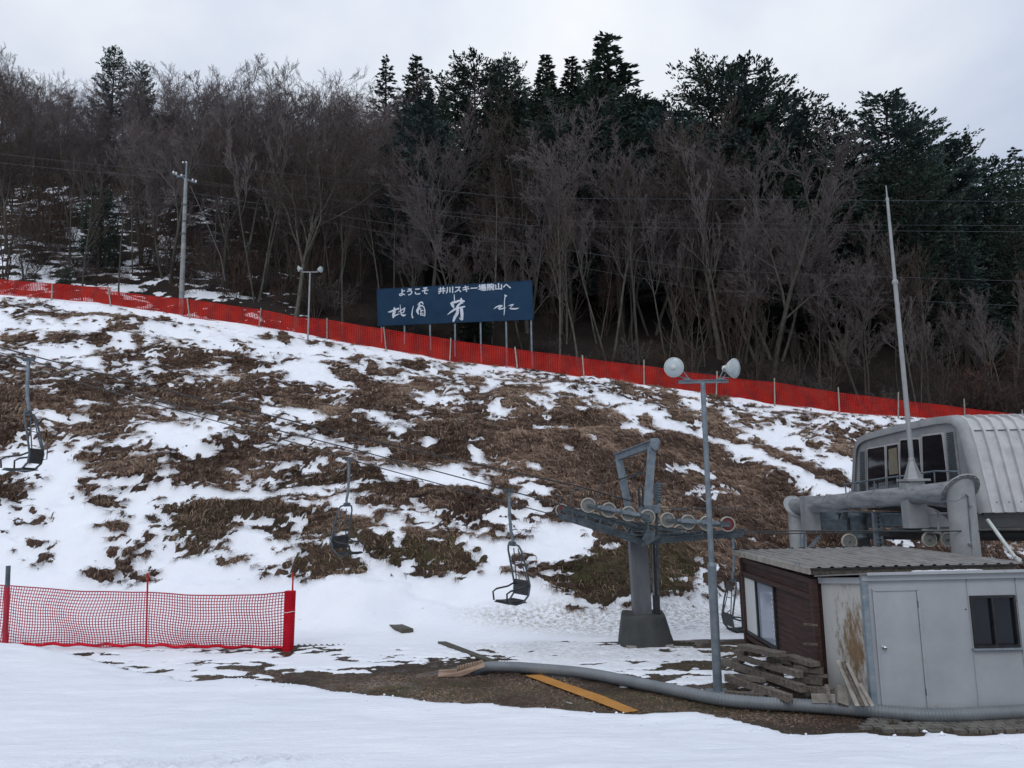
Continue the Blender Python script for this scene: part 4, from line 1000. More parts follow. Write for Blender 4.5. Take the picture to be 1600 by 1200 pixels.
# ---------------------------------------------------------------- lift station
def station():
    XF = 10.3
    def F(px, py, dx=0): return PX(px, py, XF) + Vector((dx, 0, 0))
    base = Vector((9.6, 16.5, Z0))
    rt = root('lift_station', base, 'grey lift terminal with ribbed metal housing and tubular portal behind the sheds', 'lift station')
    g = 'grey_paint'
    # portal: two columns and the cross tube, mitred where they meet, a bolted plate in each mitre
    tl, tr = P(1243, 791, 24.0), P(1500, 767, 16.5)
    rc_t, lc_t = tr, tl
    def mitred(a, b_, rad, cut_top, n=32):
        mbx = MB(); a = Vector(a); b_ = Vector(b_); o_ = []
        for c in (a, b_):
            for k in range(n):
                an = 2*math.pi*k/n
                if cut_top is not None: v_ = Vector((rad*math.cos(an), rad*math.sin(an), 0))
                else: v_ = Vector((rad*math.cos(an), 0, rad*math.sin(an)))
                p = c+v_
                if cut_top is not None and c is b_: p.z = c.z+cut_top*v_.y
                if cut_top is None: p.y = c.y+(v_.z if c is a else -v_.z)
                o_.append(p)
        mbx.add(o_, [(k, (k+1) % n, n+(k+1) % n, n+k) for k in range(n)], True); return mbx
    mitred((tr.x, 16.5, Z0), tr, .272, -1).build('portal_column', g, rt)
    mitred((tl.x, 24.0, -3.6), tl, .25, 1).build('portal_column', g, rt)
    mitred(tl, tr, .222, None).build('portal_tube', 'grey_tube', rt)
    for c, r, ny in ((tr, .30, .70), (tl, .265, -.70)):
        n_ = Vector((0, ny, .70)).normalized(); x = Vector((1,0,0)); y = n_.cross(x); m_ = MB(); N_ = 16
        ring = [c+x*(r+.09)*math.cos(2*math.pi*k/N_)+y*(r*1.414+.07)*math.sin(2*math.pi*k/N_) for k in range(N_)]
        m_.prism([p-n_*.014 for p in ring], n_*.028)
        for k in range(18):
            an = 2*math.pi*k/18; m_.lathe(c+x*(r+.045)*math.cos(an)+y*(r*1.414+.03)*math.sin(an), n_, [(-.035,.001),(-.035,.016),(.035,.016),(.035,.001)], 6, False)
        m_.build('flange', g, rt)
    for f in (.28,.45,.60): MB().lathe(tl.lerp(tr, f), tr-tl, [(-.01,.2),(-.01,.2405),(.01,.2405),(.01,.2)], 28, False).build('weld_seam', 'grey_tube', rt)
    # conduit on the near column
    MB().path([P(1505,776,16.2), P(1509,772,16.2), P(1513,776,16.2), P(1519,873,16.25)], .018, 8).build('conduit', 'galv', rt)
    for py in (791, 850): MB().box(P(1516, py, 16.2), (.07,.05,.03)).build('conduit_clip', 'galv', rt)
    MB().path([P(1414,762,18.0), P(1417,775,17.9), P(1428,778,17.8), P(1470,785,16.6), P(1484,782,16.2), P(1495,783,16.15), P(1509,775,16.15)], .008, 6).build('loose_wire', 'galv', rt)
    # saddle blocks hung on the tube
    def block(px, w, h0, h1, Yc, name='saddle_block'):
        c = P(px, 790, Yc); zt = P(px, h0, Yc).z; zb = P(px, h1, Yc).z
        MB().beam((c.x, Yc, zb), (c.x, Yc, zt), w[0], w[1], (0,1,0)).build(name, g, rt, .008)
        return c, zt, zb
    b1, z1t, z1b = block(1428, (.44,.36), 754, 825, 18.2)
    b0, z0t, z0b = block(1265, (.42,.42), 775, 829, 23.0)
    MB().prism([(b1.x+.22, 18.05, z1b+.02),(b1.x+.22,18.05,z1b+.5),(b1.x+.42,18.05,z1b+.42),(b1.x+.75,18.05,z1b+.12),(b1.x+1.0,18.05,z1b+.02)], (0,.26,0)).build('gusset', g, rt)
    MB().prism([(b0.x+.21,22.9,z0b+.1),(b0.x+.21,22.9,z0b+.75),(b0.x+.5,22.9,z0b+.62),(b0.x+1.1,22.9,z0b+.55),(b0.x+2.2,22.9,z0b+.5),(b0.x+2.2,22.9,z0b+.1)], (0,.2,0)).build('gusset', 'galv', rt)
    # strut down to the left column foot
    MB().tube(P(1254,868,22.8), P(1254,832,22.8), .06, .06, 10).beam(P(1256,868,22.8), P(1280,838,22.8), .08, .08).build('strut', 'galv', rt)
    # carriage beams
    MB().ibeam((b1.x+.2, 18.2, P(1500,814,18.2).z), (19, 18.2, P(1500,813,18.2).z), .34, .40, th=.03).build('main_beam', g, rt)
    MB().ibeam((b0.x+.2, 21.5, P(1380,812,21.5).z), (19, 21.5, P(1380,812,21.5).z), .3, .42, th=.03).build('main_beam', 'galv_dark', rt)
    MB().beam(P(1381,834,19.2), P(1760,836,19.2), .5, .12).build('rail_beam', 'black', rt)
    MB().beam(P(1360,838,20.2), P(1760,842,20.2), .3, .14).build('rail_beam', 'black', rt)
    MB().beam(P(1392,827,18.6), P(1480,827,18.6), .05, .05).build('rail_beam', 'galv_dark', rt)
    # underside of the housing
    MB().box((14.2, 20.4, P(1500,800,18).z), (7.6, 5.2, .12)).build('floor_frame', 'black', rt)
    # motor, gear and post
    c = P(1343, 822, 20.6); zt = P(1343,801,20.6).z; zb = P(1343,843,20.6).z
    MB().lathe((c.x,20.6,zb), (0,0,1), [(0,.001),(0,.24),(.06,.26),(.09,.26),(.1,.22),(.12,.22),(zt-zb-.12,.22),(zt-zb-.11,.27),(zt-zb-.02,.27),(zt-zb,.25),(zt-zb,.001)], 24).build('drive_drum', 'galv_dark', rt)
    MB().beam((c.x+.33,20.4,zb-.1), (c.x+.33,20.4,zt), .05, .1, (0,1,0)).build('drum_frame', 'galv', rt)
    MB().beam((c.x+.0,20.4,zb-.6), (c.x+.0,20.4,zb+.02), .22, .22, (0,1,0)).build('drum_post', 'black', rt)
    for px, w_ in ((1368,.09),(1376,.06)):
        p = P(px, 830, 19.8); MB().beam((p.x,19.8,P(px,862,19.8).z), (p.x,19.8,P(px,800,19.8).z), w_, .1, (0,1,0)).build('drive_stand', 'galv', rt)
    mb = MB()
    for k in range(7): mb.box(P(1372, 806+k*7, 19.75), (.16,.05,.03))
    mb.build('stand_rungs', 'galv', rt)
    MB().ibeam(P(1376,812,20.4), P(1412,812,19.6), .2, .32, th=.03).build('cross_beam', 'galv', rt)
    MB().beam(P(1292,820,21.8), P(1330,822,20.8), .25, .3).prism([P(1313,815,21),P(1318,800,21),P(1326,800,21),P(1329,815,21)], (0,.1,0)).build('drive_arm', 'galv_dark', rt)
    wheel(rt, P(1327,846,20.3), (0,-1,0), .20); wheel(rt, P(1452,843,17.9), (0.05,-1,0), .17); wheel(rt, P(1480,843,17.9), (0.05,-1,0), .165)
    MB().path([P(1442,828,17.8), P(1466,833,17.8), P(1467,800,17.8), P(1462,798,17.8)], .03, 8).beam(P(1448,830,17.85), P(1470,832,17.85), .06, .09).build('sheave_hanger', g, rt)
    # ---- housing
    hs = root.__call__ if False else None
    prof = [(1335,772),(1337,735),(1338,712),(1340,697),(1345,688.5),(1353,683.5),(1375,676.5),(1420,665.5),(1465,656.5),(1484,654.5),(1492,656),(1500,662),(1505,672),(1514,702),(1527,755),(1538,802)]
    pf = [F(a, b_) for a, b_ in prof]
    XB = 19.0
    face = MB(); face.prism(pf, (.05,0,0)); fc = face.build('end_wall', g, rt)
    # roof skin of raised ribs, following the profile and running along X
    out = []
    for i, p in enumerate(pf):
        a = pf[max(i-1,0)]; b_ = pf[min(i+1,len(pf)-1)]; t_ = (b_-a); n_ = Vector((0, t_.z, -t_.y)).normalized()
        cen = Vector((XF, 20.2, -.2))
        if n_.dot(p-cen) < 0: n_ = -n_
        out.append(n_)
    sk = MB(); x = XF-.06; xs_ = []
    while x < XB:
        xs_ += [(x,.0),(x+.175,.0),(x+.19,.06),(x+.245,.06),(x+.26,.0)]; x += .27
    n = len(pf)
    for (x0_, h0_), (x1_, h1_) in zip(xs_, xs_[1:]):
        if x1_-x0_ < 1e-6: continue
        vs = [Vector((x0_, pf[i].y, pf[i].z))+out[i]*(h0_+.03) for i in range(n)]+[Vector((x1_, pf[i].y, pf[i].z))+out[i]*(h1_+.03) for i in range(n)]
        sk.add(vs, [(i, i+1, n+i+1, n+i) for i in range(n-1)], False)
    sk.build('ribbed_roof', 'rib', rt)
    # smooth collar where skin meets the end wall
    cb = MB()
    for i in range(n-1):
        for d0, d1 in ((.03,.06),):
            cb.add([Vector((XF-.07,pf[i].y,pf[i].z))+out[i]*.075, Vector((XF-.07,pf[i+1].y,pf[i+1].z))+out[i+1]*.075, Vector((XF+.16,pf[i+1].y,pf[i+1].z))+out[i+1]*.075, Vector((XF+.16,pf[i].y,pf[i].z))+out[i]*.075,
                    Vector((XF-.07,pf[i].y,pf[i].z))-out[i]*.10, Vector((XF-.07,pf[i+1].y,pf[i+1].z))-out[i+1]*.10], [(0,1,2,3),(0,4,5,1)], True)
    cb.build('roof_collar', g, rt)
    # lower hem of the skin with its rust line and rivets
    a = pf[-1]; MB().beam((XF-.05, a.y-.06, a.z-.02), (XB, a.y-.06, a.z-.02), .03, .06).build('hem', 'black', rt)
    rv = MB()
    for k in range(26):
        for f in (.12,.5,.86): 
            j = 12; p = Vector((XF+.04+k*.27, pf[-1].y+(pf[-4].y-pf[-1].y)*f, pf[-1].z+(pf[-4].z-pf[-1].z)*f))+out[-2]*.036
            rv.lathe(p, out[-2], [(0,.018),(.012,.012),(.014,.001)], 6)
    rv.build('rivets', 'galv_dark', rt)
    MB().beam((XF+.1, pf[12].y-.05, pf[12].z-.02), (XB, pf[12].y-.05, pf[12].z-.02), .02, .02).build('sheet_joint', 'galv_dark', rt)
    # windows on the end wall
    def pane(q, mat_, name, dx=-.03, th=.02, r=.06, par=None, frame=True):
        c = [F(a, b_, dx) for a, b_ in q]; pts = []
        for i in range(4):
            p0, p1, p2 = c[i-1], c[i], c[(i+1) % 4]; u = (p0-p1).normalized(); w_ = (p2-p1).normalized()
            for k in range(4):
                t_ = k/3; A = p1+u*r*(1-t_)**2; pts.append(A+w_*r*t_**2)
        f_ = None
        if frame:
            fr = MB(); cc = sum(pts, Vector())/len(pts); n_ = len(pts); o2 = [p+(p-cc).normalized()*.05 for p in pts]
            fr.add([p+Vector((-.012,0,0)) for p in pts]+[p+Vector((-.012,0,0)) for p in o2], [(i, (i+1) % n_, n_+(i+1) % n_, n_+i) for i in range(n_)])
            fr.add([p+Vector((.04,0,0)) for p in o2]+[p+Vector((-.012,0,0)) for p in o2], [(i, (i+1) % n_, n_+(i+1) % n_, n_+i) for i in range(n_)])
            f_ = fr.build('window', 'rib', rt)
        m_ = MB().prism(pts, (th,0,0)); return m_.build(name, mat_, f_ or par or rt)
    pane([(1358.5,766),(1357.5,702),(1384,697.5),(1386,764)], 'dark_glass', 'pane')
    pane([(1409,761),(1409,688),(1438,686),(1443,757)], 'dark_glass', 'pane')
    pane([(1445.5,757),(1443,682),(1474,678),(1483,752)], 'dark_glass', 'pane')
    w2 = pane([(1389,764),(1387.5,697),(1405,694),(1408.5,762)], 'dark_glass', 'pane', r=.02)
    pane([(1392,742),(1391,702),(1403,699),(1406,740)], 'beige', 'blind', dx=-.05, r=.01, frame=False, par=None)
    for q in ([(1345,770),(1344.5,706),(1353.5,704.5),(1356,768)], [(1485,749),(1480,676),(1493,674),(1501,742)]):
        vp = pane(q, 'vent', 'louvre_panel', frame=False, r=.01); sl = MB()
        for k in range(22):
            f = (k+.5)/22; A = F(*q[1], -.045).lerp(F(*q[0], -.045), f); B = F(*q[2], -.045).lerp(F(*q[3], -.045), f)
            A2 = A.lerp(B, .12); B2 = A.lerp(B, .88); sl.beam(A2, B2, .02, .03)
        sl.build('louvres', 'galv_dark', vp)
    # platform and railing in front of the windows
    XR = 9.95
    MB().beam(PX(1318,775,XR+.1)+Vector((.1,0,-.1)), PX(1500,752,XR+.1)+Vector((.1,0,-.15)), .3, .05).build('platform', 'galv', rt)
    rl = [(1318,757),(1340,753.5),(1381,747),(1420,742.5),(1462,736),(1497,737)]
    MB().path([PX(a, b_, XR) for a, b_ in rl], .022, 8).build('handrail', 'galv', rt)
    for a, t_, b_ in ((1321,757,773),(1337,754,772),(1366,750,769),(1384,747,768),(1402,745,766),(1460,737,757)): MB().path([PX(a, t_, XR), PX(a+1, b_+3, XR)], .018, 6).build('rail_post', 'galv', rt)
    MB().path([PX(1337,755,XR), PX(1344,756,XR+.2), PX(1344,772,XR+.2)], .018, 6).build('rail_post', 'galv', rt)
station()
mb_ = PX(1427, 752, PX(1428,754,9.6).x)
Ym = 18.2; b_ = P(1427, 746, Ym); t_ = P(1385.5, 290, Ym); t_.x = b_.x; 
rt = root('mast', P(1427, 754, Ym), 'very tall thin grey mast rising from a conical foot on the lift station portal', 'mast')
MB().box(P(1427, 750, Ym), (.55,.5,.05)).box(P(1427,752.5,Ym), (.36,.34,.08)).build('foot_plate', 'grey_paint', rt)
MB().lathe(P(1427,748.5,Ym), (0,0,1), [(0,.22),(.03,.20),(.42,.07),(.46,.075),(.5,.06)], 6, False).build('cone_foot', 'grey_paint', rt)
zb = P(1427,748,Ym).z+.45; zt = t_.z
def zf(py): return zt+(py-290)/(716-290)*(zb-zt)
MB().tube((b_.x,Ym,zb), (b_.x,Ym,zf(445)), .058, .05, 14).build('lower_mast', 'grey_paint', rt)
MB().tube((b_.x,Ym,zf(445)), (b_.x,Ym,zf(310)), .040, .032, 12).lathe((b_.x,Ym,zf(445)), (0,0,1), [(-.06,.058),(-.02,.07),(.03,.07),(.06,.04)], 14).build('middle_mast', 'grey_paint', rt)
MB().tube((b_.x,Ym,zf(310)), (b_.x,Ym,zf(290)), .018, .012, 10).lathe((b_.x,Ym,zf(312)), (0,0,1), [(-.05,.036),(0,.042),(.05,.02)], 12).build('mast_tip', 'grey_paint', rt)
o = MB().tube(P(1543, 812, 16.4), P(1586, 871, 15.8), .038, .038, 14); a = P(1586,871,15.8); o.path([a, a+Vector((.05,-.02,-.06)), a+Vector((.05,-.03,-.12))], .05, 14)
o = o.build('drain_pipe', 'white_pipe'); tag(o, 'pale green-white pipe slanting down from the lift station behind the shed roof', 'pipe')

# ---------------------------------------------------------------- brown hut
def hut():
    X0, Y0, Y1, X1 = 4.92, 13.0, 17.0, 8.4
    zr = -1.50
    rt = root('brown_hut', (X0, Y0, Z0), 'dark red-brown wooden hut with corrugated roof and sliding window', 'hut')
    # wall with lap boards facing left
    wl = MB(); nb_ = 17; hgt = zr-.02-(Z0+.18)
    wins = (P(1161,903,16.3), )
    wy0, wy1 = PX(1213,940,X0).y, PX(1161,940,X0).y; wz0, wz1 = PX(1190,998,X0).z, PX(1190,908,X0).z
    for k in range(nb_):
        z0 = Z0+.18+hgt*k/nb_; z1 = Z0+.18+hgt*(k+1)/nb_+.012
        segs = [(Y0+.0, Y1)] if z1 < wz0+.03 or z0 > wz1-.03 else [(Y0, wy0), (wy1, Y1)]
        for a, b_ in segs:
            if b_-a < .03: continue
            wl.prism([(X0-.018, a, z0), (X0+.0, a, z1), (X0+.05, a, z1-.004), (X0+.05, a, z0)], (0, b_-a, 0))
    wl.build('board_wall', 'hutwood', rt)
    MB().box(((X0+X1)/2, Y0+.03, (zr+Z0)/2+.05), (X1-X0, .06, zr-Z0-.2)).build('front_wall', 'hutwood', rt)
    MB().box(((X0+X1)/2, Y1-.03, (zr+Z0)/2), (X1-X0, .06, zr-Z0-.1)).build('rear_wall', 'hutwood', rt)
    MB().box((X1-.03, (Y0+Y1)/2, (zr+Z0)/2), (.06, Y1-Y0-.12, zr-Z0-.1)).build('side_wall', 'hutwood', rt)
    for y, w_ in ((Y0-.005,.13),(Y1-.04,.10)):
        MB().box((X0-.035, y, (zr+Z0)/2), (.10, w_, zr-Z0-.04)).build('corner_post', 'hutwood', rt)
    for z in (zr-.06, wz1+.05, wz0-.10): MB().box((X0-.03, (Y0+Y1)/2, z), (.07, Y1-Y0-.16, .085)).build('rail', 'hutwood', rt)
    # window
    ym = (wy0+wy1)/2; fr = MB()
    for a, b_ in (((wy0,wz0),(wy0,wz1)),((wy1,wz0),(wy1,wz1)),((wy0,wz0),(wy1,wz0)),((wy0,wz1),(wy1,wz1)),((ym,wz0),(ym,wz1))):
        fr.beam((X0-.03,*a), (X0-.03,*b_), .06, .05, (1,0,0))
    fo = fr.build('window', 'black', rt)
    MB().box((X0-.02, (ym+wy1)/2, (wz0+wz1)/2), (.012, wy1-ym-.04, wz1-wz0-.04)).build('pane', 'curtain', fo)
    MB().box((X0-.01, (ym+wy0)/2, (wz0+wz1)/2), (.012, ym-wy0-.04, wz1-wz0-.04)).build('pane', 'blue_glass', fo)
    lat = MB()
    for k in range(12):
        for j in range(2): lat.box((X0-.022, wy0+.08+j*.09+(k % 2)*.045, wz0+.08+k*(wz1-wz0-.15)/12), (.004, .03, .045))
    lat.build('lattice_sticker', 'curtain', fo)
    # roof: corrugated sheets on a fascia, overhanging
    rx0, rx1, ry0, ry1 = PX(1245,890,4.82).x, P(1585,888,12.95).x, 12.9, 17.35
    zF = P(1245, 890, 12.9).z+.02; zB = P(1143, 861, 17.35).z+.02
    rf = MB(); x = rx0-.02; prev = None
    while x < rx1:
        fr_ = (x-rx0)/(rx1-rx0)
        for dx, h in ((0,0),(.13,0),(.15,.02),(.19,.02),(.21,0)):
            cur = (x+dx, h)
            if prev and cur[0]-prev[0] > 1e-5:
                rf.add([(prev[0],ry0,zF+prev[1]),(cur[0],ry0,zF+cur[1]),(cur[0],ry1,zB+cur[1]),(prev[0],ry1,zB+prev[1])], [(0,1,2,3)])
            prev = cur
        x += .21
    ro = rf.build('corrugated_roof', 'roof', rt)
    MB().box(((rx0+rx1)/2, ry0+.02, zF-.065), (rx1-rx0, .05, .09)).build('front_fascia', 'oldwood', rt)
    MB().box(((rx0+rx1)/2, ry0-.02, zF-.015), (rx1-rx0+.02, .03, .02)).build('drip_edge', 'black', rt)
    MB().beam((rx0-.02, ry0-.02, zF-.05), (rx0-.02, ry1, zB-.05), .04, .10).build('side_fascia', 'palewood', rt)
    cl = MB()
    for k in range(16):
        y = ry1-.05; cl.box((rx0+.05+k*.24, y, zB+.02), (.11,.06,.025))
    cl.build('ridge_clips', 'black', rt)
    for px in (1246, 1503): 
        p = P(px, 882, 13.0); MB().path([p+Vector((.03*math.cos(a*.6),0,.03*math.sin(a*.6))) for a in range(12)], .007, 5).build('eye_hook', 'galv', rt)
hut()

def shed():
    Ys = 11.8; X0 = P(1275, 1000, Ys).x-.0
    zt = P(1400, 906, Ys).z; zb = Z0+.02
    xr = 12.5; xc = P(1357, 1000, Ys).x
    rt = root('grey_shed', (xc, Ys, Z0), 'low grey metal shed with a rust-stained side, plain door and black window', 'shed')
    xl = P(1274, 960, Ys).x
    xd0, xd1 = P(1372,1000,Ys).x, P(1438,1000,Ys).x
    xm = P(1519,1000,Ys).x; xm2 = P(1596,1000,Ys).x
    zd = P(1395,923,Ys).z; 
    def panel(x0, x1, z0, z1, name='panel', m_='shed_panel', y=Ys, par=rt):
        return MB().box(((x0+x1)/2, y+.02, (z0+z1)/2), (x1-x0, .04, z1-z0)).build(name, m_, par)
    # left side wall runs back to the hut; its own origin sits at the far top corner
    far = Vector((4.99, 12.93, zt)); near = Vector((xc-.02, Ys+.03, zt)); dv_ = near-far; Ls = dv_.length
    rp = MB().prism([(0,0,-.13),(Ls,0,0),(Ls,0,zb-zt),(0,0,zb-zt)], (0,.04,0)).build('rusty_side_wall', 'rust_panel'); rp.parent = rt
    rp.data.transform(Matrix.Translation(rp.location)); rp.location = far-rt.location; rp.rotation_euler = (0, 0, math.atan2(dv_.y, dv_.x)); rp['label'] = 'rust-streaked side wall'
    MB().beam(far+Vector((-.02,0,-.12)), near+Vector((-.02,-.02,.0)), .05, .09).build('side_top_board', 'shed_panel', rt)
    MB().box((xc-.005, Ys-.005, (zt+zb)/2), (.085, .09, zt-zb)).build('corner_post', 'shed_blue', rt)
    panel(xc+.04, xd0-.03, zb+.03, zt); panel(xd1+.03, xm-.006, zb+.05, zt); panel(xd0-.03, xd1+.03, zd+.03, zt)
    wx0, wx1 = P(1517,970,Ys).x, P(1588,970,Ys).x; wz0, wz1 = P(1555,1011,Ys).z, P(1550,930,Ys).z
    panel(xm+.006, xm2-.006, zb+.05, wz0); panel(xm+.006, xm2-.006, wz1, zt); panel(xm2+.006, xr, zb+.05, zt)
    if wx1 < xm2-.01: panel(wx1, xm2-.006, wz0, wz1)
    if wx0 > xm+.01: panel(xm+.006, wx0, wz0, wz1)
    MB().box(((xm+xl)/2+3, Ys+.06, (zt+zb)/2), (xr-xl, .03, zt-zb-.1)).build('backing', 'black', rt) if False else None
    MB().box(((xc+xr)/2+.04, Ys-.012, zb+.03), (xr-xc, .05, .07)).build('sill', 'shed_blue', rt)
    # door
    d = MB().box(((xd0+xd1)/2, Ys+.005, (zd+zb+.03)/2+.02), (xd1-xd0, .03, zd-zb-.05)).build('door', 'shed_panel', rt, .004)
    fr = MB()
    for x in (xd0-.018, xd1+.018): fr.box((x, Ys-.004, (zd+zb)/2+.02), (.03,.05,zd-zb-.02))
    fr.box(((xd0+xd1)/2, Ys-.004, zd+.018), (xd1-xd0+.07,.05,.03)); fr.build('door_frame', 'shed_panel', rt)
    kn = P(1380, 1011, Ys); kn.y = Ys-.01
    MB().lathe(kn, (0,-1,0), [(0,.028),(.008,.028),(.01,.012),(.035,.012),(.04,.024),(.055,.03),(.07,.022),(.073,.001)], 18).build('door_knob', simple('polished_knob', (.6,.6,.58), .2, 1.0), d)
    for z in (zb+.3, zd-.25): MB().tube((xd1+.008,Ys-.02,z), (xd1+.008,Ys-.02,z+.1), .01, .01, 8).build('hinge', 'galv_dark', d)
    # window
    fr = MB(); t = .035
    fr.box(((wx0+wx1)/2, Ys-.01, wz0+t/2), (wx1-wx0, .07, t)); fr.box(((wx0+wx1)/2, Ys-.01, wz1-t/2), (wx1-wx0, .07, t))
    for x in (wx0+t/2, wx1-t/2, (wx0+wx1)/2-.01): fr.box((x, Ys-.01, (wz0+wz1)/2), (t, .065, wz1-wz0-2*t))
    wo = fr.build('window', 'black', rt)
    for a, b_ in ((wx0+t, (wx0+wx1)/2-.03), ((wx0+wx1)/2+.01, wx1-t)): MB().box(((a+b_)/2, Ys+.01, (wz0+wz1)/2), (b_-a, .008, wz1-wz0-2*t)).build('pane', 'dark_glass', wo)
    MB().box(((wx0+wx1)/2, Ys-.03, wz0-.02), (wx1-wx0+.06, .07, .025)).build('sill', 'shed_blue', wo)
    # seam battens and screws
    for x in (xm, xm2): MB().box((x, Ys-.004, (zt+zb)/2), (.014,.03,zt-zb-.1)).build('seam_strip', 'shed_panel', rt)
    sc = MB()
    for px, py in ((1509,952),(1589,939),(1591,949),(1592,962),(1573,933)): 
        p = P(px, py, Ys); sc.lathe((p.x, Ys-.001, p.z), (0,-1,0), [(0,.012),(.006,.009),(.007,.001)], 8)
    sc.build('screws', 'black', rt)
    # top board and a pent roof falling away towards the hut
    MB().box(((xc+xr)/2, Ys-.02, zt+.045), (xr-xc+.10, .09, .09)).build('top_board', 'shed_panel', rt)
    z0 = zt+.10
    MB().add([(xc-.10,Ys-.12,z0),(xr,Ys-.12,z0),(xr,12.86,z0-.15),(4.86,12.86,z0-.15),(xc-.10,Ys-.12,z0+.02),(xr,Ys-.12,z0+.02),(xr,12.86,z0-.13),(4.86,12.86,z0-.13)],
             [(3,2,1,0),(4,5,6,7),(0,1,5,4),(1,2,6,5),(2,3,7,6),(3,0,4,7)]).build('flat_roof', 'roof', rt)
    MB().box(((xc+xr)/2, Ys-.13, z0+.008), (xr-xc,.015,.04)).build('roof_edge', 'shed_panel', rt)
    # narrow strip of snow left on the roof edge
    sn = MB()
    for k in range(16): sn.box((P(1440,890,12.6).x+k*.07, 12.82, z0-.10+.004*math.sin(k*2)), (.075,.07,.03))
    o = sn.build('roof_snow', 'bank'); tag(o, 'thin strip of snow left on the roof between hut and shed', 'snow', kind='stuff')
    # slats in the dark gap beside the hut
shed()
for k, (a, b_, y) in enumerate((((1256,975),(1277,977),12.6),((1256,1006),(1277,1007),12.6))):
    o = MB().beam(P(*a, y), P(*b_, y), .05, .03).build('batten', 'oldwood'); tag(o, ('upper' if k == 0 else 'lower')+' thin batten across the dark gap between hut and shed', 'batten', 'battens in the gap')

# ---------------------------------------------------------------- timber pile
TB = [
 ((1161,1010,13.9),(1219,1023,12.7),.26,.10,'uppermost wide plank of the stack leaning below the hut window'),
 ((1155,1026,13.9),(1192,1038,13.1),.11,.10,'thick pale beam just under the uppermost plank at the left of the stack'),
 ((1192,1037,13.2),(1251,1054,12.3),.12,.12,'pale square beam crossing the middle of the stack in front'),
 ((1131,1033,14.4),(1255,1076,12.15),.14,.14,'longest beam of the stack, running down across its middle'),
 ((1136,1058,13.7),(1234,1091,12.05),.13,.14,'low long beam near the ground at the front of the stack'),
 ((1234,1026,13.0),(1274,1038,12.35),.22,.09,'short wide plank on top at the right end of the stack'),
 ((1240,1045,12.55),(1287,1048,12.4),.12,.10,'short cross beam third from the top at the right end'),
 ((1242,1061,12.5),(1285,1065,12.35),.12,.12,'short cross beam in the middle of the right end'),
 ((1246,1075,12.45),(1304,1080,12.25),.13,.13,'lowest cross beam at the right end of the stack'),
 ((1134,1082,13.1),(1196,1088,12.6),.10,.08,'flat timber on the ground at the left foot of the stack'),
 ((1153,1056,13.4),(1193,1063,12.7),.10,.09,'short pale block wedged low on the left side of the stack'),
 ((1199,1031,13.2),(1238,1035,12.9),.10,.09,'dark short crosspiece under the uppermost plank'),
 ((1178,1045,13.4),(1200,1048,13.2),.12,.10,'dark spacer block left of the middle of the stack'),
 ((1202,1053,13.2),(1222,1055,13.0),.12,.09,'dark spacer block in the middle of the stack'),
 ((1150,1018,14.1),(1166,1021,13.9),.14,.09,'dark end block below the uppermost plank at the left'),
 ((1146,1031,14.1),(1160,1033,13.9),.12,.08,'small spacer block at the far left of the stack'),
 ((1150,1044,14.2),(1262,1083,12.3),.12,.12,'dark beam lying behind the longest beam of the stack'),
 ((1262,1054,12.5),(1294,1057,12.35),.07,.06,'broken splintered stub sticking out of the right end'),
 ((1210,1092,12.4),(1262,1095,12.2),.12,.06,'thin timber on the ground in front of the stack'),
 ((1225,1040,13.1),(1248,1047,12.7),.10,.10,'dark block under the short wide plank on top'),
]
for k, (a, b_, w, h, lab) in enumerate(TB):
    A, B = P(*a), P(*b_); mb = MB(); n = 5; w *= .85; h *= .80
    d = (B-A); L_ = d.length; d.normalize(); up = Vector((0,0,1)); x = d.cross(up).normalized(); z = x.cross(d).normalized()
    rings = []
    rr = random.Random(k)
    for i in range(n+1):
        c = A.lerp(B, i/n)+z*rr.uniform(-.004,.004)
        rings.append([c+x*(sx*w/2+rr.uniform(-.003,.003))+z*(sz*h/2+rr.uniform(-.003,.002)) for sx, sz in ((-1,-1),(1,-1),(1,1),(-1,1))])
    vs = [p for r in rings for p in r]; fs = [(0,1,2,3), tuple(4*n+j for j in (3,2,1,0))]
    for i in range(n):
        for j in range(4): fs.append((4*i+j, 4*(i+1)+j, 4*(i+1)+(j+1) % 4, 4*i+(j+1) % 4))
    mb.add(vs, fs)
    zmin = min(p.z for p in vs); 
    if zmin < Z0+.01: mb.v = [(p[0], p[1], p[2]+(Z0+.015-zmin)) for p in mb.v]
    o = mb.build('timber', 'oldwood', None, .003); tag(o, lab, 'timber', 'timbers stacked beside the hut')
for k, (a, b_, w, h, lab, m_) in enumerate((
 ((1310,1032,12.2),(1340,1104,11.62),.07,.022,'leftmost of the long thin boards leaning on the rusty panel','palewood'),
 ((1317,1034,12.1),(1349,1104,11.58),.06,.022,'second thin board leaning on the rusty panel, warped','oldwood'),
 ((1324,1036,12.0),(1355,1104,11.55),.05,.02,'third and rightmost of the tall thin leaning boards','palewood'),
 ((1344,1068,11.68),(1364,1104,11.5),.05,.02,'short splintered board with a ragged edge at the foot of the rusty panel','palewood'),
 ((1268,1091,12.05),(1305,1092,11.95),.03,.13,'pale square board end on the ground left of the leaning boards','palewood'),
 ((1317,1073,12.0),(1317,1101,11.85),.16,.04,'short upright pale block between the stack and the leaning boards','palewood'),
 ((1291,1070,11.9),(1298,1097,11.7),.05,.03,'narrow slat propped against the right end of the stack','oldwood'))):
    o = MB().beam(P(*a), P(*b_), w, h, (0,1,0) if k in (0,1,2,3,5,6) else (0,0,1)).build('board', m_, None, .003); tag(o, lab, 'board', 'loose boards by the shed')

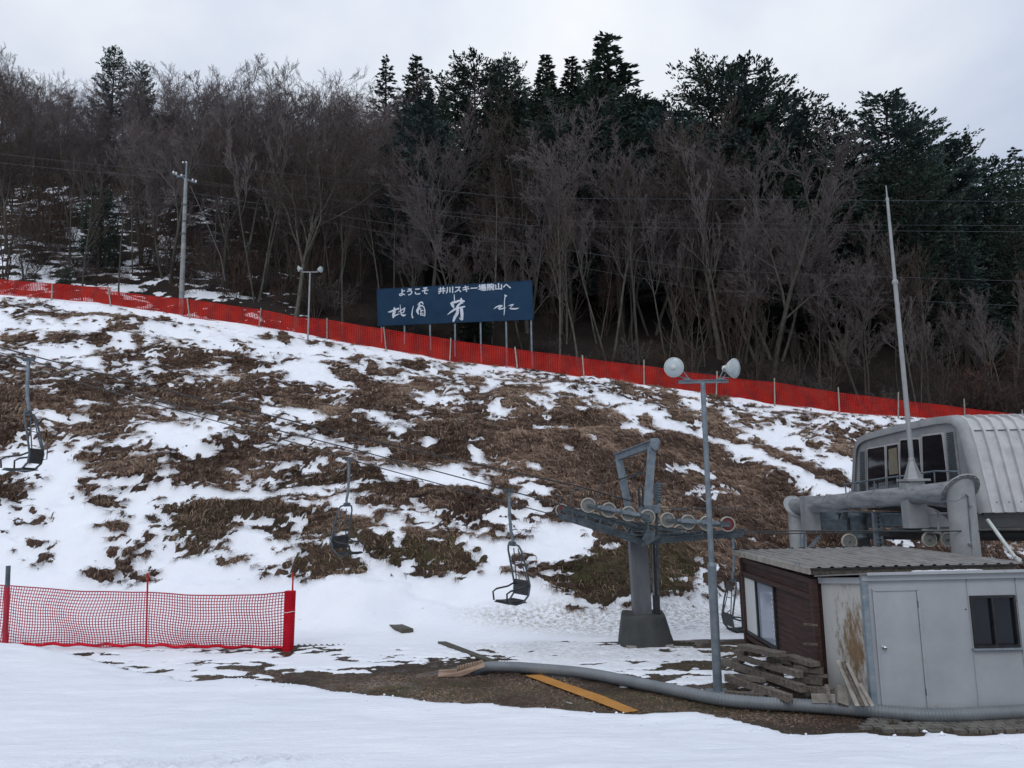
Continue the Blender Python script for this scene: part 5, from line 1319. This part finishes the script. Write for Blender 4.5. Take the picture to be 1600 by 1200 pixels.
# ---------------------------------------------------------------- hose, mat, boards on the ground
hp = [(737,1047),(762,1042),(800,1042),(850,1045.5),(900,1050),(940,1056),(1000,1068),(1060,1080),(1120,1092),(1180,1098),(1250,1102),(1330,1108),(1400,1114),(1440,1117),(1500,1117),(1560,1114),(1620,1111),(1750,1106)]
def hose():
    pts = []; r = .095
    base = [PZ(a, b_, Z0+r+.02) for a, b_ in hp]
    for p, (a, b_) in zip(base, hp):
        if p.y > 11.45 and a > 1300: pass
    sp = []
    for i in range(len(base)-1):
        p0, p1, p2, p3 = base[max(i-1,0)], base[i], base[i+1], base[min(i+2,len(base)-1)]
        n = max(2, int((p2-p1).length/.012))
        for k in range(n):
            t_ = k/n; sp.append(.5*((2*p1)+(p2-p0)*t_+(2*p0-5*p1+4*p2-p3)*t_*t_+(3*p1-3*p2+p3-p0)*t_**3))
    rad = [r*(1+.035*(1 if (i//2) % 2 else -1)) for i in range(len(sp))]
    o = MB().path(sp, rad, 18).build('corrugated_hose', 'plastic_hose'); tag(o, 'thick grey corrugated hose lying along the ground in front of the sheds', 'hose')
hose()
q = [PZ(684,1058,Z0+.03), PZ(690,1049,Z0+.10), PZ(753,1034,Z0+.25), PZ(757,1040,Z0+.22)]
rt = root('ribbed_mat', q[0], 'narrow brown ribbed board propped on the open end of the grey hose', 'board')
MB().prism([PZ(684,1058,Z0+.02), PZ(720,1057,Z0+.03), PZ(757,1042,Z0+.20), PZ(753,1034,Z0+.27), PZ(716,1048.5,Z0+.10), PZ(686,1050,Z0+.08)], (0,.04,.03)).build('mat', 'brownmat', rt)
rb = MB()
for k in range(17):
    f = k/16; a = PZ(687,1049,Z0+.09).lerp(PZ(753,1033,Z0+.28), f) if f > .4 else PZ(687,1049,Z0+.09).lerp(PZ(716,1047,Z0+.12), f/.4*.95)
    rb.box(a+Vector((0,.0,-.01)), (.035,.07,.05))
rb.build('rib_row', 'brownmat', rt)
def flat(name, quad, h, mat_, lab, cat, z=Z0+.02):
    pts = [PZ(a, b_, z+h) for a, b_ in quad]
    o = MB().prism([p-Vector((0,0,h)) for p in pts], (0,0,h)).build(name, mat_, None, .004); return tag(o, lab, cat)
flat('orange_board', [(821,1055),(845,1053.5),(880,1066),(940,1086),(998,1110),(976,1113),(930,1095),(870,1073)], .008, 'orange', 'long orange painted board lying on the earth under the grey hose', 'board')
flat('dark_plank', [(577,965),(597,962.5),(646,982),(628,983)], .10, 'darkboard', 'short dark wet plank half sunk in the snow left of centre', 'plank', Z0+.03)
flat('half_buried_plank', [(684,1002),(697,1002),(790,1037),(778,1038)], .05, 'darkboard', 'long mossy plank half buried in slush behind the brown ribbed board', 'plank', Z0+.03)
rr = random.Random(5)
# grating of pavers at the tower foot and along the front
def pavers(name, cells, lab):
    mb = MB()
    for px, py in cells:
        p = PZ(px, py, Z0+.03); mb.box(p+Vector((0,0,.005)), (.22,.035,.03), Matrix.Rotation(R(25), 3, 'Z')); mb.box(p+Vector((.05,.1,.003)), (.03,.2,.026), Matrix.Rotation(R(25), 3, 'Z'))
    o = mb.build(name, 'darkboard'); tag(o, lab, 'grating')
pavers('ground_grating', [(1046+i*8+j*3, 1006+j*4) for i in range(5) for j in range(4)], 'dark open grating lying beside the foot of the lift tower')
pavers('ground_grating', [(462+i*9-j*4, 1010+j*3) for i in range(9) for j in range(3)], 'dark slatted grating on the ground right of the rolled-up net')
def cobbles():
    mb = MB()
    for i in range(330):
        px = rr.uniform(1350, 1610); py = rr.uniform(1121, 1142)
        if px < 1430 and rr.random() < .5: continue
        p = PZ(px, py, Z0+.02); p = Vector((round(p.x/.17)*.17+(round(p.y/.11) % 2)*.085, round(p.y/.11)*.11, Z0+.02))
        s = rr.uniform(.8,1.1); mb.box(p, (.15*s,.095*s,.05), Matrix.Rotation(rr.uniform(-.08,.08), 3, 'Z') @ Matrix.Rotation(rr.uniform(-.05,.05), 3, 'X'))
    o = mb.build('cobbles', 'setts'); tag(o, 'worn grey stone setts between the hose and the snow bank', 'paving', kind='stuff')
cobbles()
# dead weeds poking through the far fence and the brush below the billboard are grown with the wood
# ---------------------------------------------------------------- trees
def segs_to_mesh(name, segs, mat, k=3, smooth=True):
    S = np.array(segs, dtype=float)   # x0 y0 z0 r0 x1 y1 z1 r1
    p0, r0, p1, r1 = S[:,0:3], S[:,3], S[:,4:7], S[:,7]
    d = p1-p0; d /= np.maximum(np.linalg.norm(d, axis=1, keepdims=True), 1e-6)
    a = np.where(np.abs(d[:,2:3]) < .9, np.array([[0,0,1.]]), np.array([[1.,0,0]]))
    x = np.cross(d, a); x /= np.linalg.norm(x, axis=1, keepdims=True); y = np.cross(d, x)
    N = len(S); V = np.zeros((N, 2, k, 3))
    for j in range(k):
        an = 2*math.pi*j/k; o = x*math.cos(an)+y*math.sin(an)
        V[:,0,j] = p0+o*r0[:,None]; V[:,1,j] = p1+o*r1[:,None]
    b_ = np.arange(N)[:,None]*(2*k); j = np.arange(k)[None,:]; j2 = (j+1) % k
    Fq = np.stack([b_+j, b_+j2, b_+k+j2, b_+k+j], -1).reshape(-1, 4)
    return V.reshape(-1, 3), Fq
def rot_about(v, axis, ang): return Matrix.Rotation(ang, 3, axis) @ v
def bare_tree(seed, H_=12, stems=1, spread=.5, trunk_r=.17, n1=11, n2=7, n3=6, n4=3, base_clear=.3, up=.35, tw=.009, droop=0, crook=.12, decurrent=False, lens=(.42,.46,.5,.55)):
    rr = random.Random(seed); T = []; C = []
    def grow(p, d, L, r, lev, dst, dec=False):
        n = 7 if lev == 0 else 5 if lev == 1 else 3 if lev == 2 else 2
        pts = [p.copy()]; rs = [r]; q = p.copy(); dd = d.copy()
        for i in range(n):
            j = crook*(1.2 if lev else .45)
            dd = (dd+Vector((rr.gauss(0,j), rr.gauss(0,j), rr.gauss(0,j)+(up*.12 if lev else .02)-droop*.04*lev))).normalized()
            q = q+dd*(L/n); pts.append(q.copy()); rs.append(max(r*(1-(i+1)/n*.82), tw*.8))
        dest = T if (lev <= 1 or r > .045) else C
        for i in range(n): dest.append((*pts[i], rs[i], *pts[i+1], rs[i+1]))
        if lev >= 4: return
        cnt = (n1, n2, n3, n4)[lev]
        for c in range(cnt):
            t0 = (base_clear if lev == 0 else .18); t_ = t0+(1-t0)*((c+rr.random())/cnt)
            fi = t_*n; i = min(int(fi), n-1); f = fi-i; b_ = pts[i].lerp(pts[i+1], f); rad = rs[i]*(1-f)+rs[i+1]*f
            dirp = (pts[i+1]-pts[i]).normalized(); ax = dirp.orthogonal().normalized(); ax = rot_about(ax, dirp, rr.uniform(0, 2*math.pi))
            ang = rr.uniform(.45,.95)*(.75+spread*.5)
            if dec: ang = rr.uniform(.25,.95)
            nd = rot_about(dirp, ax, ang); nd = (nd+Vector((0,0,up*.5))).normalized()
            LL = L*lens[lev]*rr.uniform(.65,1.15)*(1.15-.65*t_ if lev == 0 else 1-.35*t_)
            if dec: LL = L*rr.uniform(.62,.85)
            rc = max(min(rad*.72, LL*.016), tw) if lev < 3 else tw
            grow(b_, nd, LL, rc, lev+1, dest)
    for s in range(stems):
        if stems == 1: d = Vector((rr.gauss(0,.04), rr.gauss(0,.04), 1)); p = Vector((0,0,-.3)); h = H_
        else:
            an = 2*math.pi*s/stems+rr.uniform(-.4,.4); tl = rr.uniform(.12, spread); d = Vector((math.cos(an)*tl, math.sin(an)*tl, 1)); q_ = .18 if trunk_r > .08 else .03; p = Vector((math.cos(an)*q_, math.sin(an)*q_, -.3)); h = H_*rr.uniform(.8,1.03)
        grow(p, d.normalized(), h*(.60 if decurrent else .92), trunk_r*(1 if stems == 1 else rr.uniform(.65,1)), 0, T, decurrent)
    return T, C
def proto_bare(seed, name, bark, twig, parts, **kw):
    T, C = bare_tree(seed, **kw)
    T = [q_ for q_ in T]
    k = 6 if kw.get('trunk_r', .17) > .1 else 4
    V, Fq = segs_to_mesh('t', T, bark, k); V2, F2 = segs_to_mesh('c', C, twig, 3)
    out = []
    for nm, v, f, m_ in ((parts[0], V, Fq, bark), (parts[1], V2, F2, twig)):
        o = np_mesh(nm, v, f, m_, smooth=True); col.objects.unlink(o); out.append((nm, o.data)); bpy.data.objects.remove(o)
    top = max(V[:,2].max(), V2[:,2].max()); Z_ = V2[V2[:,2] > top*.6]; return dict(name=name, parts=out, H=float(top), pts=Z_[::7])
def evergreen(seed, H_=12, kind='cedar', W=2.2, n_br=95, sprays=9, per=9, leaf=.22, mat='needles', name='cedar_tree', clear=.12):
    r2 = np.random.default_rng(seed); rr = random.Random(seed)
    T = [(0,0,-.4,.19,0,0,H_*.5,.12),(0,0,H_*.5,.12,0,0,H_*.97,.02)]; Q = []; tone = []
    B = []
    for i in range(n_br):
        t_ = (i+rr.random())/n_br; z = H_*(clear+(1-clear)*t_)
        if kind == 'cedar': L = W*(1-t_)**.92*rr.uniform(.8,1.1)*(.85+.15*math.sin(i*1.7)) + .06
        elif kind == 'round': L = W*math.sqrt(max(0, 1-((t_-.35)/.68)**2 if t_ > .35 else 1-((.35-t_)/.75)**2))*rr.uniform(.62,1.12)+.15
        else: L = W*(1-t_**2.2)**.8*rr.uniform(.55,1.15)+.15
        an = i*2.399+rr.uniform(-.4,.4); dz = rr.uniform(-.25,.12) if kind == 'cedar' else rr.uniform(.0,.5)
        B.append((z, L, an, dz))
    P0 = []; D0 = []; TN = []
    for z, L, an, dz in B:
        c, s = math.cos(an), math.sin(an); n = max(2, int(sprays*L/W)+1)
        tz = z+L*dz*.7 + (.12*L if kind == 'cedar' else .2*L)
        T.append((0,0,z,.04,c*L*.55,s*L*.55,z+L*dz*.35,.025)); T.append((c*L*.55,s*L*.55,z+L*dz*.35,.025,c*L,s*L,tz,.008))
        ct = rr.gauss(0,.13)
        for k in range(n):
            f = (.25+.75*(k+rr.random())/n); b_ = (c*L*f, s*L*f, z+L*dz*.6*f+(.15*L*f*f))
            # one feathery spray: needles fanned along a shoot
            sw = rr.gauss(0,.55); dx_, dy_ = c*math.cos(sw)-s*math.sin(sw), s*math.cos(sw)+c*math.sin(sw)
            ds = Vector((dx_, dy_, rr.uniform(.15,.9) if kind != 'cedar' else rr.uniform(-.25,.75))).normalized(); pe = ds.cross(Vector((0,0,1))).normalized(); pu = pe.cross(ds)
            sl_ = leaf*(rr.uniform(2.4,4.2) if kind != 'cedar' else rr.uniform(1.7,3.0)*min(1, .35+1.6*(1-z/H_))); jt = .12 if kind != 'cedar' else .12*min(1, .2+1.8*(1-z/H_)); o3 = Vector(b_)+Vector((rr.gauss(0,jt),rr.gauss(0,jt),rr.gauss(0,.10))); ts = rr.gauss(0,.12)
            for _ in range(per):
                u_ = rr.random(); sd = rr.gauss(0,.20)*sl_*(1.05-.8*u_); q_ = o3+ds*(sl_*u_)+pe*sd+pu*(rr.gauss(0,.07)*sl_-.10*sl_*u_*u_)
                P0.append(tuple(q_)); D0.append(tuple(ds+pe*(sd/sl_*3.0+rr.gauss(0,.22))+pu*rr.gauss(0,.2)))
                TN.append(min(1, max(0, .36+ct+ts+.14*u_+rr.gauss(0,.10))))
    # leading shoot
    for _ in range(26):
        z = H_*rr.uniform(.93,1.0); P0.append((rr.gauss(0,.05),rr.gauss(0,.05),z)); D0.append((rr.gauss(0,.35),rr.gauss(0,.35),1)); TN.append(.6)
    P0 = np.array(P0); D = np.array(D0); D /= np.linalg.norm(D, axis=1, keepdims=True); N = len(P0)
    rnd = r2.normal(size=(N,3)); X = np.cross(D, rnd); X /= np.linalg.norm(X, axis=1, keepdims=True)
    L = leaf*r2.uniform(.6,1.4,N)[:,None]; w = L*r2.uniform(.16,.30,N)[:,None]
    V = np.stack([P0, P0+D*L*.45+X*w, P0+D*L, P0+D*L*.5-X*w], 1)
    Fq = np.arange(N*4).reshape(-1,4); tn = np.repeat(TN, 4)
    V1, F1 = segs_to_mesh('t', T, 'bark_dark', 5)
    o = np_mesh('crown', V.reshape(-1,3), Fq, mat, attrs=dict(tone=tn)); col.objects.unlink(o); m2 = o.data; bpy.data.objects.remove(o)
    o = np_mesh('trunk', V1, F1, 'bark_dark', smooth=True); col.objects.unlink(o); m1 = o.data; bpy.data.objects.remove(o)
    return dict(name=name, parts=[('trunk', m1), ('crown', m2)], H=H_, pts=P0[P0[:,2] > H_*.6])
n_tree = [0]
used = {}
def crest(pr, x, y, h, rz, wide):
    s = h/pr['H']; c, n = math.cos(rz), math.sin(rz); q = pr['pts']; z = Hs(x, y)-.15
    px, py = project(x+(q[:,0]*c-q[:,1]*n)*s*wide, y+(q[:,0]*n+q[:,1]*c)*s*wide, z+q[:,2]*s)
    return float(np.sort(py)[min(6, len(py)-1)])
def fit(pr, x, y, h, rz, wide, py):
    """height at which the crown, as it stands, reaches the row py"""
    lo, hi = h*.4, h*1.3
    for _ in range(14):
        m_ = (lo+hi)/2
        if crest(pr, x, y, m_, rz, wide) > py: lo = m_
        else: hi = m_
    return lo
def plant(pr, x, y, h, label, group, cat='tree', rz=None, wide=1.0, lean=0, name=None, sink=.15):
    z = Hs(x, y)-sink; s = h/pr['H']
    if cat == 'tree' and y < 44.5 and label is None:
        q_ = float(project(np.array([x]), np.array([y]), np.array([z+3.]))[0][0])
        if 262 < q_ < 318 and y < 43 or (y < 41.9 and 570 < q_ < 845): return None
    r_ = bpy.data.objects.new(name or pr['name'], None); r_.empty_display_size = .3; col.objects.link(r_); r_.location = (x, y, z)
    r_.scale = (s*wide, s*wide, s); r_.rotation_euler = (0, lean, random.uniform(0, 6.28) if rz is None else rz)
    tag(r_, label, cat, group)
    for nm, me in pr['parts']:
        o = bpy.data.objects.new(nm, me); col.objects.link(o); o.parent = r_
    n_tree[0] += 1; return r_
def top_at(px, py, Y):
    """distance Y and the height a tree needs for its tip to reach the photo pixel"""
    p = P(px, py, Y); return p.x, Y, p.z-Hs(p.x, Y)+.15

tp = ('trunk', 'crown')
big = dict(spread=.55, trunk_r=.14, n1=14, n2=9, n3=8, n4=5)
BT = [proto_bare(1, 'bare_tree', 'bark', 'twig_grey', tp, H_=12, base_clear=.45, decurrent=True, **big),
      proto_bare(2, 'bare_tree', 'bark', 'twig_grey', tp, H_=12, stems=2, base_clear=.25, spread=.35, trunk_r=.13, n1=12, n2=9, n3=8, n4=4),
      proto_bare(3, 'bare_tree', 'bark_dark', 'twig_grey', tp, H_=12, base_clear=.4, decurrent=True, **{**big, 'up': .2}),
      proto_bare(4, 'bare_tree', 'bark', 'twig_brown', tp, H_=12, base_clear=.5, decurrent=True, **{**big, 'up': .3}),
      proto_bare(5, 'bare_tree', 'bark_dark', 'twig_grey', tp, H_=12, stems=3, base_clear=.25, spread=.3, trunk_r=.12, n1=10, n2=8, n3=8, n4=4)]
VASE = proto_bare(21, 'spreading_tree', 'bark', 'twig_grey', tp, H_=13, stems=6, base_clear=.38, spread=.62, trunk_r=.17, n1=11, n2=8, n3=7, n4=5, up=.35, crook=.09)
SAP = [proto_bare(31+i, 'sapling', 'twig_brown' if i != 1 else 'bark', 'twig_brown' if i != 2 else 'twig_red', ('stem', 'crown'), H_=6, stems=3+i, base_clear=.2, spread=.35, trunk_r=.04, n1=8, n2=5, n3=4, n4=1, up=.5, tw=.006) for i in range(3)]
SLIM = [proto_bare(81+i, 'bare_tree', 'bark', ('twig_brown','twig_grey','twig_brown')[i], tp, H_=11, stems=(1,2,1)[i], base_clear=.42, spread=.16, trunk_r=.075, n1=11, n2=7, n3=5, n4=3, up=.75, crook=.09, lens=(.30,.45,.5,.5)) for i in range(3)]
SHR = [proto_bare(41+i, 'bare_shrub', 'twig_brown', ('twig_red', 'twig_brown', 'twig_grey')[i], ('stem', 'crown'), H_=2.6, stems=7, base_clear=.12, spread=.6, trunk_r=.02, n1=7, n2=5, n3=4, n4=1, up=.5, tw=.0055, crook=.16) for i in range(3)]
ck = dict(sprays=17, per=20, leaf=.14)
CED = [evergreen(51, 12, 'cedar', 2.5, n_br=190, **ck), evergreen(52, 12, 'cedar', 2.1, n_br=190, **ck), evergreen(53, 13, 'cedar', 2.7, n_br=125, mat='needles_b', **ck)]
CYP = [evergreen(61, 12, 'round', 3.1, n_br=130, sprays=14, per=22, leaf=.16, name='cypress_tree', mat='needles'), evergreen(62, 12, 'round2', 2.9, n_br=130, sprays=14, per=22, leaf=.16, name='cypress_tree', mat='needles_b')]
BUSH = evergreen(71, 5, 'round2', 1.3, n_br=80, sprays=9, per=14, leaf=.13, name='evergreen_bush', clear=.05)
occ = []
def lean_free(x, y, r=1.2):
    for a, b_ in occ:
        if (a-x)**2+(b_-y)**2 < r*r: return False
    occ.append((x, y)); return True
# --- trees one can pick out
def pk(pr, px, py, Y, lab, wide=1, rz=None, grp=None, **k):
    x, y, h = top_at(px, py, Y); occ.append((x, y)); rz = random.uniform(0, 6.28) if rz is None else rz
    return plant(pr, x, y, fit(pr, x, y, h, rz, wide, py), lab, grp, rz=rz, wide=wide, **k)
pk(CED[0], 948, 55, 58, 'tallest pointed cedar of the skyline, right of the middle', 1.8)
pk(CED[1], 893, 89, 60, 'narrow pointed cedar just left of the tallest cedar', 1.25)
pk(CED[1], 853, 86, 60, 'narrow pointed cedar second to the left of the tallest cedar', 1.3, 1.3)
pk(CED[2], 603, 88, 60, 'small pointed cedar top, left one of the pair left of the rounded cypress', 1.2)
pk(CED[0], 651, 88, 60, 'small pointed cedar top, right one of the pair left of the rounded cypress', 1.3, 2.0)
pk(CYP[0], 741, 77, 57, 'broad rounded cypress on the skyline above the billboard', 1.15)
pk(CYP[1], 792, 86, 59, 'rounded cypress on the skyline touching the broad one on its right', .9)
pk(CYP[0], 1107, 82, 56, 'left of the two big rounded cypresses right of the tallest cedar', 1.1)
pk(CYP[1], 1163, 86, 55, 'right of the two big rounded cypresses right of the tallest cedar', 1.2)
pk(CYP[0], 1200, 122, 56, 'cypress stepping down on the right of the big rounded pair', 1.1, 4)
pk(CED[2], 1243, 156, 58, 'low dark conifer top in the dip of the skyline', 1.2)
pk(CYP[1], 1302, 166, 58, 'small conifer top left of the great conical cypress', 1.0, 2)
pk(CYP[1], 1381, 143, 54, 'great conical cypress on the skyline behind the mast', 1.25, 1)
pk(CYP[0], 1425, 185, 55, 'shoulder cypress right of the great conical one', 1.1, 2)
pk(CYP[1], 1487, 214, 53, 'broad cypress on the descending skyline at the right', 1.15, 3)
pk(CYP[0], 1530, 245, 54, 'low rounded cypress before the last treetop at the right edge', 1.1)
pk(CED[2], 1584, 232, 56, 'last pointed treetop at the right edge of the picture', 1.5)
pk(CYP[1], 180, 72, 64, 'lone dark pine crown standing over the bare wood at the left', .75, 1)
pk(CYP[0], 222, 95, 65, 'smaller dark evergreen crown beside the lone pine', .5, 2)
pk(VASE, 436, 84, 50, 'large spreading bare tree with many fanning pale limbs left of the billboard', 1.15, 1.0)
pk(BT[0], 672, 128, 45.5, 'pale-trunked bare tree with a wide crown behind the billboard', 1.15, .5)
pk(BT[3], 1100, 150, 46, 'tall bare tree right of centre, tallest of those with pale trunks', 1.0, 1)
pk(BT[1], 1175, 185, 45, 'wide forked bare tree leaning right behind the near floodlight', 1.25, 2.2)
pk(BT[4], 960, 175, 46, 'pale multi-stemmed bare tree below the tallest cedar', .9, .3)
pk(BT[0], 1030, 115, 60, 'light bare crown against the sky between the cedar and the big cypresses', 1.0)
pk(BT[3], 815, 140, 46, 'bare brown tree rising behind the right half of the billboard', 1.0)
pk(BT[2], 882, 150, 47, 'bare brown tree right of the billboard', 1.0)
pk(BT[2], 560, 150, 49, 'dark bare tree between the spreading tree and the billboard', 1.0)
pk(BT[1], 1285, 195, 48, 'bare purplish-brown tree in front of the conifers left of the mast', 1.3)
pk(BUSH, 160, 292, 43.5, 'dark evergreen bush standing alone among bare trunks at the left', .8, cat='bush')
pk(BUSH, 104, 415, 41, 'low evergreen bush behind the left end of the red fence', .9, cat='bush')
pk(CED[1], 740, 425, 42.8, 'low dark evergreen directly behind the billboard', 1.6, name='evergreen_bush', cat='bush')
for px, py, Y in ((15,66,64),(60,98,62),(110,108,60),(150,112,58),(245,92,60),(300,96,58),(345,90,58),(395,92,56),(480,96,56),(525,104,57),(575,112,56)):
    pk(BT[[0,4,1,2,3][int(px) % 5]], px, py, Y, None, 1.15, grp='skyline')
# --- the rest of the wood
rows = [(41.2,3.0),(43.5,2.9),(46,2.9),(49,3.0),(52.5,3.2),(56.5,3.3),(60.5,3.4),(64.5,3.5),(69,3.6),(73.5,3.8)]
r3 = random.Random(77)
SKX = [600,690,740,800,850,950,990,1060,1100,1170,1215,1240,1300,1345,1380,1430,1490,1560,1600,1700]
SKY_ = [130,95,82,92,110,100,150,110,90,95,150,165,175,160,150,190,222,270,260,330]
for ri, (Y, sp) in enumerate(rows):
    x = -.70*Y+r3.uniform(0, 2)
    while x < .70*Y:
        yy = Y+r3.uniform(-1.1, 1.1); xx = x+r3.uniform(-.8,.8)
        px, py = project(np.array([xx]), np.array([yy]), np.array([Hs(xx, yy)])); px = float(px[0])
        sky = np.interp(px, [-100,0,100,230,400,560,700,830,900,1050,1200,1300,1400,1500,1600,1700], [60,75,112,112,100,125,150,160,160,150,210,260,270,330,400,420])
        low = np.interp(px, [0,300,520,700,1000,1300,1600], [60,45,70,80,90,110,120])
        step_ = sp*r3.uniform(.8,1.25)*(.72 if ri < 3 and px > 480 else 1)
        if px > 620 and ri >= 3 and r3.random() < (.78 if px > 1180 else .62):
            kind = r3.choice(CYP+CED)
            pt = np.interp(px, [620,700,830,900,1050,1200,1300,1400,1500,1600], [150,120,130,120,130,170,205,210,260,290])+r3.uniform(10,70)
            hh = P(px, pt, yy).z-Hs(xx, yy)
            hh = min(max(hh, 5), 19)
            wd, rz = r3.uniform(.95,1.35), r3.uniform(0,6.28); lim = np.interp(px, SKX, SKY_)+8
            if crest(kind, xx, yy, hh, rz, wd) < lim: hh = fit(kind, xx, yy, hh, rz, wd, lim)
            if lean_free(xx, yy, 1.6): plant(kind, xx, yy, hh, None, 'ev', wide=wd, rz=rz)
        else:
            if px > 1250 and r3.random() < .5 and ri > 1: x += step_; continue
            cand = P(px, sky+r3.uniform(0, low+40), yy).z-Hs(xx, yy)
            hh = min(max(cand, 4.5), 13.5 if ri < 3 else 16)*(r3.uniform(.72,1) if ri < 3 else 1)
            kind = r3.choice(BT) if r3.random() < (.12,.35,.6,.85,1,1,1,1,1,1)[ri] else r3.choice(SLIM)
            if ri == 0 and r3.random() < .25: kind = r3.choice(SAP)
            if kind in SLIM: hh = max(hh, 7.5)*r3.uniform(.9,1.1)
            if kind in SAP: hh = r3.uniform(4.5, 7.5)
            wd, rz = r3.uniform(.85,1.2), r3.uniform(0,6.28)
            if crest(kind, xx, yy, hh, rz, wd) < sky: hh = fit(kind, xx, yy, hh, rz, wd, sky+r3.uniform(0,14))
            if lean_free(xx, yy, .8): plant(kind, xx, yy, hh, None, 'bare' if kind not in SAP else 'sap', wide=wd, rz=rz)
        x += step_
for i in range(30):
    yy = r3.uniform(40.2, 47); xx = r3.uniform(-.68, .68)*yy
    if lean_free(xx, yy, .7): plant(r3.choice(SAP), xx, yy, r3.uniform(3.5,6.5), None, 'sap', wide=r3.uniform(.9,1.4), lean=r3.uniform(-.15,.15))
for i in range(105):
    yy = r3.uniform(42.5, 60); xx = r3.uniform(-.68, -.22)*yy
    plant(r3.choice(SHR), xx, yy, r3.uniform(1.4,3.2), None, 'shrub2', cat='shrub', wide=r3.uniform(1.0,1.6), sink=.25)
i = 0
xx = -27.5
while xx < 28:
    for yy in (39.0, 40.4, 42.5):
        yy += r3.uniform(-.5,.7); x2 = xx+r3.uniform(-.6,.6)
        px = float(project(np.array([x2]), np.array([yy]), np.array([8.]))[0][0])
        if yy < 42 and 575 < px < 850 and r3.random() < .75: continue
        plant(r3.choice(SHR), x2, yy, r3.uniform(.9,2.0)*(1.15 if px > 850 else .85)*(1 if yy > 40 else .75), None, 'shrub', cat='shrub', wide=r3.uniform(.9,1.3), sink=.25)
    xx += 1.45
for px in (1500,1540,1575): pk(SHR[0], px, 545+(px % 7)*4, 40.5, None, 1.5, grp='rusty', name='rusty_shrub', cat='shrub')
# labels for the mass of the wood: by stretch of the hillside, true of every member
ZONES = [(-400,170,'at the far left edge'),(170,300,'near the utility pole'),(300,420,'right of the utility pole'),(420,585,'by the small distant floodlight'),(585,720,'behind the billboard\'s left half'),(720,850,'behind the billboard\'s right half'),(850,1000,'just right of the billboard'),(1000,1180,'behind the near floodlight'),(1180,1390,'left of the tall mast'),(1390,2400,'right of the tall mast')]
KINDS_ = {'skyline': ('bare fine-twigged skyline tree', 'bare skyline trees'), 'bare': ('bare leafless tree of the dense wood', 'bare trees'), 'ev': ('dark evergreen filling the wood', 'dark evergreens'), 'sap': ('thin many-stemmed sapling of the undergrowth', 'saplings'), 'shrub': ('low leafless shrub behind the red fence', 'low shrubs'), 'shrub2': ('leafless shrub on the snowy wooded slope', 'shrubs of the slope'), 'rusty': ('rust-coloured leafy shrub at the edge of the wood', 'rusty shrubs')}
for o in list(col.objects):
    if o.type == 'EMPTY' and not o.get('label') and o.get('group') in KINDS_:
        px = float(project(np.array([o.location.x]), np.array([o.location.y]), np.array([o.location.z+2]))[0][0])
        for a, b_, w_ in ZONES:
            if a <= px < b_: break
        t_, g_ = KINDS_[o['group']]; o['label'] = t_+' '+w_; o['group'] = g_+' '+w_
print('TREES', n_tree[0])

# ---------------------------------------------------------------- sky and light
SUN_EL, SUN_AZ = R(42), R(200)   # a soft bright patch high behind the camera
w = bpy.data.worlds.new('World'); scene.world = w; w.use_nodes = True; t = w.node_tree; bg = t.nodes['Background']
sk = t.nodes.new('ShaderNodeTexSky'); sk.sky_type = 'NISHITA'; sk.sun_disc = False; sk.sun_elevation = SUN_EL; sk.sun_rotation = SUN_AZ
tc = t.nodes.new('ShaderNodeTexCoord'); sp = t.nodes.new('ShaderNodeSeparateXYZ'); t.links.new(tc.outputs['Generated'], sp.inputs[0])
# clouds on a flat layer overhead: direction divided by height
den = math_(t, 'ADD', math_(t, 'MAXIMUM', sp.outputs[2], 0.0), .22)
cv = t.nodes.new('ShaderNodeCombineXYZ'); t.links.new(math_(t, 'DIVIDE', sp.outputs[0], den), cv.inputs[0]); t.links.new(math_(t, 'DIVIDE', sp.outputs[1], den), cv.inputs[1])
n1 = noise(t, cv.outputs[0], 1.15, 7, .52, .3); mp = t.nodes.new('ShaderNodeMapping'); mp.inputs['Location'].default_value = (4.2,1.3,0); t.links.new(cv.outputs[0], mp.inputs[0])
n2 = noise(t, mp.outputs[0], .5, 4, .5)
f = math_(t, 'MULTIPLY_ADD', n2, .5, math_(t, 'MULTIPLY', n1, .6))
K = 1.0
cl = ramp(t, f, [(.42, (5.0,5.8,7.5)), (.50, (6.3,6.95,8.2)), (.57, (7.9,8.35,9.1)), (.66, (9.3,9.5,9.8))])
g = math_(t, 'MULTIPLY_ADD', sp.outputs[2], .55, .80)
gc = t.nodes.new('ShaderNodeCombineColor'); [t.links.new(g, gc.inputs[i]) for i in range(3)]
cl = mixc(t, 1.0, cl, gc.outputs[0], 'MULTIPLY')
t.links.new(mixc(t, .94, sk.outputs[0], cl), bg.inputs['Color']); bg.inputs['Strength'].default_value = .10
sl = bpy.data.lights.new('sun', 'SUN'); sl.energy = .7; sl.angle = R(25); sl.color = (1, .97, .93)
so = bpy.data.objects.new('sun', sl); col.objects.link(so)
az = SUN_AZ; dv = Vector((math.sin(az)*math.cos(SUN_EL), math.cos(az)*math.cos(SUN_EL), math.sin(SUN_EL)))
so.rotation_euler = (-dv).to_track_quat('-Z', 'Y').to_euler()
scene.view_settings.view_transform = 'Standard'; scene.view_settings.look = 'None'; scene.view_settings.gamma = 1; scene.view_settings.exposure = 0
scene.view_settings.use_curve_mapping = False
scene.cycles.max_bounces = 6; scene.cycles.diffuse_bounces = 3; scene.cycles.glossy_bounces = 3
scene.cycles.use_denoising = False if False else scene.cycles.use_denoising
